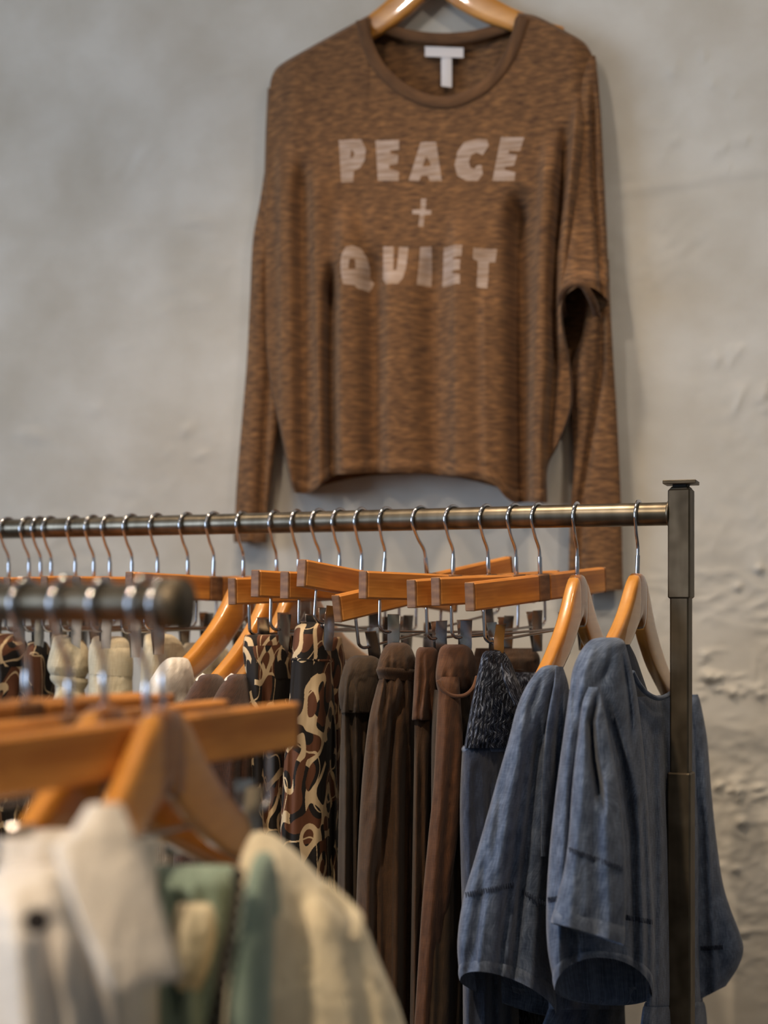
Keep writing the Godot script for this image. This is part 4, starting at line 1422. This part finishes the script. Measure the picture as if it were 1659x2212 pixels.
func printed_garments() -> void:
	var g := "printed garments on the far rack"
	var t := garment("printed_trousers", "long cream, brown and black printed trousers in sharp focus beside brown linen", "trousers", g, 670, 1800, 1.7)
	var o := t.position
	var rows := [[1343, 650, 682, 1.70, 1.70, .006], [1347, 642, 692, 1.69, 1.70, .014], [1362, 636, 706, 1.682, 1.70, .022], [1390, 632, 714, 1.676, 1.702, .027], [1424, 630, 716, 1.672, 1.704, .030], [1480, 627, 720, 1.668, 1.706, .034], [1550, 622, 725, 1.665, 1.71, .038], [1700, 610, 729, 1.66, 1.715, .042], [1900, 602, 733, 1.66, 1.72, .046], [2300, 596, 738, 1.66, 1.72, .05], [2900, 590, 745, 1.66, 1.72, .05]]
	var f := [[[[1400, 640], [1600, 630], [2300, 612]], 6, -0.008, true], [[[1440, 718], [1700, 716], [2300, 716]], 5, -0.010, true], [[[1430, 690], [1800, 690], [2300, 680]], 16, 0.006, true]]
	part("leg", drape(rows, f, 72, 110, o, 0.002, 51), M.print_warm, t)
	part("waist_seam", band(rows, f, 1421, 1427, 0.0012, o, 4.0, 72), M.print_dark, t)
	t = garment("printed_skirt", "printed garment with a stitched waistband, left of the long printed trousers", "skirt", g, 585, 1800, 1.73)
	o = t.position
	rows = [[1371, 532, 616, 1.715, 1.74, .006], [1375, 528, 622, 1.705, 1.74, .018], [1400, 527, 630, 1.698, 1.745, .026], [1462, 534, 636, 1.692, 1.75, .032], [1560, 540, 640, 1.69, 1.755, .036], [1700, 544, 644, 1.69, 1.76, .04], [1900, 546, 648, 1.69, 1.76, .045], [2900, 540, 655, 1.69, 1.76, .05]]
	f = [[[[1462, 572], [1600, 576], [2300, 580]], 6, -0.012, true], [[[1380, 552], [1600, 556], [2300, 560]], 10, 0.006, true], [[[1470, 615], [2300, 620]], 8, -0.008, true]]
	part("skirt_panel", drape(rows, f, 72, 90, o, 0.002, 52), M.print_warm2, t)
	part("waistband", band(rows, f, 1374, 1466, 0.002, o, 0.0, 72), M.print_warm2, t)
	t = garment("printed_skirt", "dark printed garment with a cream panel showing behind the long printed trousers", "skirt", g, 720, 1800, 1.74)
	o = t.position
	part("skirt_panel", drape([[1376, 716, 736, 1.735, 1.74, .006], [1390, 708, 740, 1.725, 1.75, .018], [1470, 702, 748, 1.72, 1.76, .026], [1700, 700, 746, 1.72, 1.765, .03], [2900, 695, 750, 1.72, 1.77, .03]], pleats(15, 705, 745, 700, 746, 1440, 2300, 4, 7, 0.006), 44, 60, o, 0.002, 53), M.print_warm3, t)
	t = garment("printed_skirt", "dark printed garment wedged between the two waistbands of printed cloth", "skirt", g, 630, 1800, 1.75)
	o = t.position
	part("skirt_panel", drape([[1385, 618, 634, 1.745, 1.75, .006], [1400, 610, 642, 1.735, 1.76, .02], [1700, 604, 640, 1.73, 1.77, .03], [2900, 600, 640, 1.73, 1.77, .03]], pleats(16, 612, 640, 606, 640, 1440, 2300, 3, 7, 0.006), 36, 50, o, 0.002, 54), M.print_dark, t)
	# left edge
	t = garment("printed_skirt", "cream, brown and black printed skirt at the left edge of the far rack", "skirt", g, 20, 1700, 1.9)
	o = t.position
	rows = [[1368, -30, 34, 1.875, 1.88, .006], [1374, -50, 48, 1.865, 1.885, .018], [1400, -60, 60, 1.858, 1.89, .028], [1470, -62, 63, 1.855, 1.89, .032], [1530, -60, 56, 1.855, 1.89, .036], [1700, -70, 62, 1.85, 1.89, .04], [2900, -80, 66, 1.85, 1.89, .045]]
	part("skirt_panel", drape(rows, pleats(17, -50, 56, -60, 60, 1460, 2300, 6, 9, 0.010), 60, 70, o, 0.003, 55), M.print_warm, t)
	part("waistband", band(rows, [], 1372, 1440, 0.002, o, 0.0, 60), M.print_warm, t)
	t = garment("printed_skirt", "dark brown printed skirt between the left edge print and the cream skirts", "skirt", g, 85, 1700, 1.9)
	o = t.position
	rows = [[1384, 66, 92, 1.88, 1.885, .006], [1392, 58, 104, 1.87, 1.89, .018], [1430, 54, 116, 1.862, 1.895, .026], [1560, 50, 120, 1.858, 1.90, .032], [2900, 44, 128, 1.855, 1.90, .04]]
	part("skirt_panel", drape(rows, pleats(18, 60, 112, 52, 122, 1440, 2300, 5, 8, 0.010), 52, 60, o, 0.003, 56), M.print_dark, t)

func pale_garments() -> void:
	var g := "cream skirts on the far rack"
	var t := garment("cream_skirt", "cream skirt with a knotted waist, leftmost of the cream skirts", "skirt", g, 150, 1700, 1.88)
	var o := t.position
	var rows := [[1372, 124, 148, 1.855, 1.86, .006], [1378, 116, 172, 1.845, 1.865, .018], [1400, 110, 190, 1.838, 1.87, .026], [1440, 102, 196, 1.832, 1.875, .030], [1462, 112, 186, 1.836, 1.872, .024], [1478, 122, 180, 1.838, 1.87, .020], [1500, 118, 184, 1.834, 1.872, .026], [1560, 104, 190, 1.83, 1.875, .034], [1700, 94, 198, 1.825, 1.88, .04], [2900, 84, 206, 1.82, 1.88, .045]]
	part("skirt_panel", drape(rows, [[[[1380, 158], [1480, 150]], 10, -0.014, false], [[[1490, 140], [2300, 124]], 8, -0.010, true], [[[1490, 163], [2300, 160]], 8, -0.010, true], [[[1490, 152], [2300, 142]], 8, 0.006, true]], 64, 90, o, 0.003, 61, 0.75, 0.002), M.cream, t)
	part("waist_knot", band(rows, [], 1458, 1482, 0.004, o, 8.0, 56), M.cream, t)
	t = garment("cream_skirt", "cream skirt with a smooth waistband, middle one of the cream skirts", "skirt", g, 240, 1700, 1.87)
	o = t.position
	rows = [[1374, 208, 256, 1.85, 1.855, .006], [1380, 200, 272, 1.84, 1.86, .018], [1400, 196, 282, 1.834, 1.864, .026], [1460, 193, 286, 1.83, 1.868, .030], [1560, 188, 288, 1.826, 1.87, .036], [1700, 182, 294, 1.82, 1.875, .04], [2900, 172, 300, 1.815, 1.875, .045]]
	part("skirt_panel", drape(rows, pleats(19, 204, 282, 190, 288, 1450, 2300, 6, 9, 0.008), 64, 80, o, 0.002, 62, 0.75, 0.002), M.cream, t)
	part("waistband", band(rows, [], 1376, 1456, 0.0025, o, 6.0, 56), M.cream, t)
	t = garment("cream_skirt", "cream skirt partly hidden by the white blouse, rightmost of the cream skirts", "skirt", g, 350, 1700, 1.85)
	o = t.position
	rows = [[1368, 318, 352, 1.835, 1.84, .006], [1374, 312, 376, 1.825, 1.85, .018], [1400, 308, 398, 1.818, 1.855, .026], [1460, 304, 410, 1.815, 1.86, .032], [1700, 296, 420, 1.81, 1.865, .04], [2900, 290, 424, 1.81, 1.865, .045]]
	part("skirt_panel", drape(rows, pleats(20, 312, 402, 300, 416, 1440, 2300, 6, 9, 0.008), 64, 70, o, 0.003, 63, 0.75, 0.002), M.cream, t)
	t = garment("beige_skirt", "beige skirt hanging deep behind the white blouse and the coat hanger arms", "skirt", "", 445, 1700, 1.9)
	o = t.position
	part("skirt_panel", drape([[1388, 404, 440, 1.93, 1.94, .006], [1396, 396, 480, 1.92, 1.95, .02], [1440, 392, 500, 1.91, 1.96, .03], [1700, 390, 520, 1.90, 1.96, .04], [2900, 386, 530, 1.90, 1.96, .04]], pleats(21, 398, 500, 392, 520, 1430, 2300, 6, 10, 0.008), 56, 60, o, 0.003, 64, 0.75, 0.002), M.cream, t)
	t = garment("white_blouse", "white blouse on a coat hanger beside the cream skirts", "blouse", "", 360, 1750, 1.76)
	o = t.position
	rows = [[1420, 372, 396, 1.735, 1.74, .006], [1426, 356, 408, 1.725, 1.745, .018], [1450, 336, 417, 1.715, 1.75, .028], [1500, 306, 424, 1.705, 1.76, .036], [1560, 282, 430, 1.70, 1.765, .042], [1700, 256, 436, 1.695, 1.77, .05], [1900, 240, 440, 1.69, 1.77, .055], [2900, 230, 450, 1.69, 1.77, .06]]
	part("shoulder_and_sleeve", drape(rows, [[[[1430, 398], [1560, 416], [2300, 420]], 8, -0.010, true], [[[1440, 360], [1600, 330], [2300, 310]], 18, 0.008, true], [[[1480, 380], [2300, 372]], 10, -0.008, true]], 72, 90, o, 0.003, 65, 0.75, 0.002), M.white, t)
	g = "cocoa brown tops on the far rack"
	for e in [[0, "cocoa brown knitted top on a coat hanger, next to the white blouse", 71], [62, "cocoa brown knitted top on a coat hanger, next to the printed skirt", 72]]:
		var x: float = e[0]
		t = garment("brown_top", e[1], "top", g, 470 + x, 1750, 1.75)
		o = t.position
		rows = [[1456, 438 + x, 470 + x, 1.70, 1.715, .020], [1468, 424 + x, 484 + x, 1.685, 1.72, .030], [1510, 398 + x, 498 + x, 1.67, 1.725, .040], [1560, 380 + x, 512 + x, 1.665, 1.73, .046], [1700, 376 + x, 520 + x, 1.685, 1.745, .05], [2900, 360 + x, 530 + x, 1.685, 1.745, .055]]
		part("shoulder_and_sleeve", drape(rows, pleats(e[2], 450 + x, 500 + x, 390 + x, 520 + x, 1480, 2300, 5, 12, 0.008), 60, 80, o, 0.003, e[2]), M.cocoa, t)
		part("shoulder_lining", band(rows, [], 1454, 1470, 0.002, o, 12.0, 48), M.white, t, "white lining edge on the hanger arm")

func near_garments() -> void:
	var g := "blurred garments on the near rack"
	var t := garment("cream_jacket", "large blurred cream jacket with a sloping shoulder at the bottom of the picture", "jacket", g, 650, 2200, 0.95)
	var o := t.position
	var rows := [[1796, 552, 574, .985, .99, .006], [1806, 540, 598, .965, .995, .02], [1850, 520, 650, .94, 1.00, .04], [1910, 508, 706, .925, 1.01, .052], [1960, 500, 764, .915, 1.02, .058], [2000, 496, 790, .91, 1.02, .06], [2070, 490, 818, .905, 1.02, .062], [2140, 486, 848, .90, 1.02, .064], [2212, 482, 874, .90, 1.02, .066], [2450, 470, 940, .90, 1.02, .07], [3400, 430, 990, .90, 1.02, .08]]
	part("shoulder_and_sleeve", drape(rows, [[[[1880, 640], [2060, 650], [2400, 660]], 26, -0.014, true], [[[1900, 700], [2050, 735], [2300, 780]], 30, 0.010, true], [[[2000, 760], [2400, 830]], 20, -0.012, true]], 84, 90, o, 0.004, 81, 0.75, 0.002), M.cream, t)
	part("sleeve_seam", tube(smooth([pt(700, 1912, 0.92) - o, pt(755, 1964, 0.915) - o, pt(772, 1990, 0.905) - o, pt(770, 2030, 0.90) - o], 6), 0.004, 8), M.cream, t)
	t = garment("sage_dress", "blurred sage green dress behind the dark beaded cord", "dress", g, 520, 2150, 0.9)
	o = t.position
	rows = [[1840, 560, 582, .90, .905, .006], [1860, 545, 594, .885, .905, .018], [1920, 528, 604, .875, .905, .028], [2000, 512, 608, .87, .905, .034], [2212, 488, 606, .865, .905, .04], [3400, 440, 620, .86, .905, .05]]
	part("shoulder_panel", drape(rows, [[[[1860, 596], [2400, 600]], 10, -0.02, true]], 56, 60, o, 0.002, 82), M.sage, t)
	rows = [[1868, 340, 500, .955, .955, .008], [1890, 332, 510, .945, .955, .02], [1960, 330, 512, .94, .955, .028], [2212, 330, 505, .93, .95, .034], [3400, 320, 500, .92, .95, .04]]
	part("bodice", drape(rows, pleats(31, 345, 500, 340, 500, 1880, 2600, 6, 20, 0.014), 56, 60, o, 0.004, 83), M.sage, t)
	t = garment("white_lined_top", "blurred off-white top showing between the white collar and the sage dress", "top", g, 420, 2150, 0.88)
	o = t.position
	rows = [[1950, 388, 450, .905, .91, .006], [1965, 378, 462, .90, .91, .014], [2020, 372, 466, .895, .91, .018], [2090, 376, 452, .895, .91, .016], [2140, 384, 430, .90, .91, .006]]
	part("frill", drape(rows, [], 44, 30, o, 0.004, 84, 0.75, 0.002), M.cream, t)
	# cord of dark beads
	t = garment("beaded_cord", "dark brown beaded cord hanging in front of the sage dress", "necklace", "", 490, 2000, 0.85)
	o = t.position
	part("cord", tube(smooth([pt(516, 1878, 0.86) - o, pt(512, 1940, 0.845) - o, pt(496, 2040, 0.84) - o, pt(474, 2140, 0.835) - o, pt(456, 2230, 0.835) - o, pt(440, 2400, 0.83) - o], 6), 0.0016, 8), M.cord, t)
	var bead := SphereMesh.new()
	bead.radius = 0.0042
	bead.height = 0.0078
	bead.radial_segments = 12
	bead.rings = 6
	var line := [[1900, 515], [1940, 512], [2040, 496], [2140, 474], [2230, 456], [2400, 440]]
	for i in 17:
		var y := 1892.0 + i * 29.0
		var b := part("bead", bead, M.cord, t)
		b.position = pt(at_line(line, y), y, 0.842 - i * 0.0006) - o
	t = garment("white_shirt", "blurred white shirt with a long collar flap and a dark button, lower left corner", "shirt", g, 130, 2150, 0.82)
	o = t.position
	rows = [[1866, 40, 120, .83, .83, .008], [1880, 0, 165, .825, .83, .034], [1920, -60, 205, .82, .84, .052], [2000, -100, 235, .815, .84, .066], [2212, -130, 280, .815, .85, .075], [3400, -140, 330, .82, .85, .06]]
	part("body_panel", drape(rows, [[[[1890, 150], [2050, 190], [2400, 220]], 30, -0.02, true], [[[1900, 20], [2200, 60], [2500, 80]], 34, 0.012, true], [[[1950, 100], [2400, 130]], 22, -0.010, true]], 72, 60, o, 0.004, 85, 0.75, 0.002), M.white, t)
	rows = [[1736, 196, 256, .775, .78, .004], [1744, 186, 266, .77, .78, .009], [1800, 150, 290, .755, .775, .012], [1830, 116, 303, .745, .775, .013], [1900, 134, 328, .735, .77, .013], [2000, 174, 360, .728, .765, .013], [2090, 212, 386, .725, .762, .012, -6], [2140, 236, 392, .725, .762, .010, -26]]
	part("collar_flap", drape(rows, [], 48, 50, o, 0.002, 86, 0.75, 0.002), M.white, t, "long white pointed collar flap")
	part("shoulder_panel", drape([[1790, 100, 150, .87, .88, .006], [1800, 60, 200, .86, .88, .02], [1850, 10, 330, .85, .88, .03], [1950, -40, 340, .85, .88, .04], [3400, -60, 350, .85, .88, .05]], [], 56, 40, o, 0.004, 87, 0.75, 0.002), M.white, t)
	var disc := CylinderMesh.new()
	disc.top_radius = 0.0055
	disc.bottom_radius = 0.0062
	disc.height = 0.003
	disc.radial_segments = 18
	var btn := part("button", disc, M.cord, t, "small dark button")
	btn.transform = Transform3D(Basis(Vector3.RIGHT, PI / 2), pt(78, 1990, 0.742) - o)
	t = garment("sage_shirt", "blurred pale sage shirt at the left edge, behind the white shirt", "shirt", g, 60, 1900, 0.92)
	o = t.position
	rows = [[1786, 116, 142, .925, .93, .006], [1796, 84, 160, .915, .93, .018], [1830, 20, 190, .905, .93, .03], [1870, -40, 220, .90, .93, .038], [2000, -90, 260, .895, .93, .045], [3400, -120, 300, .89, .93, .05]]
	part("shoulder_panel", drape(rows, [[[[1810, 60], [1900, 30]], 20, 0.008, false]], 56, 50, o, 0.003, 88), M.sage, t)
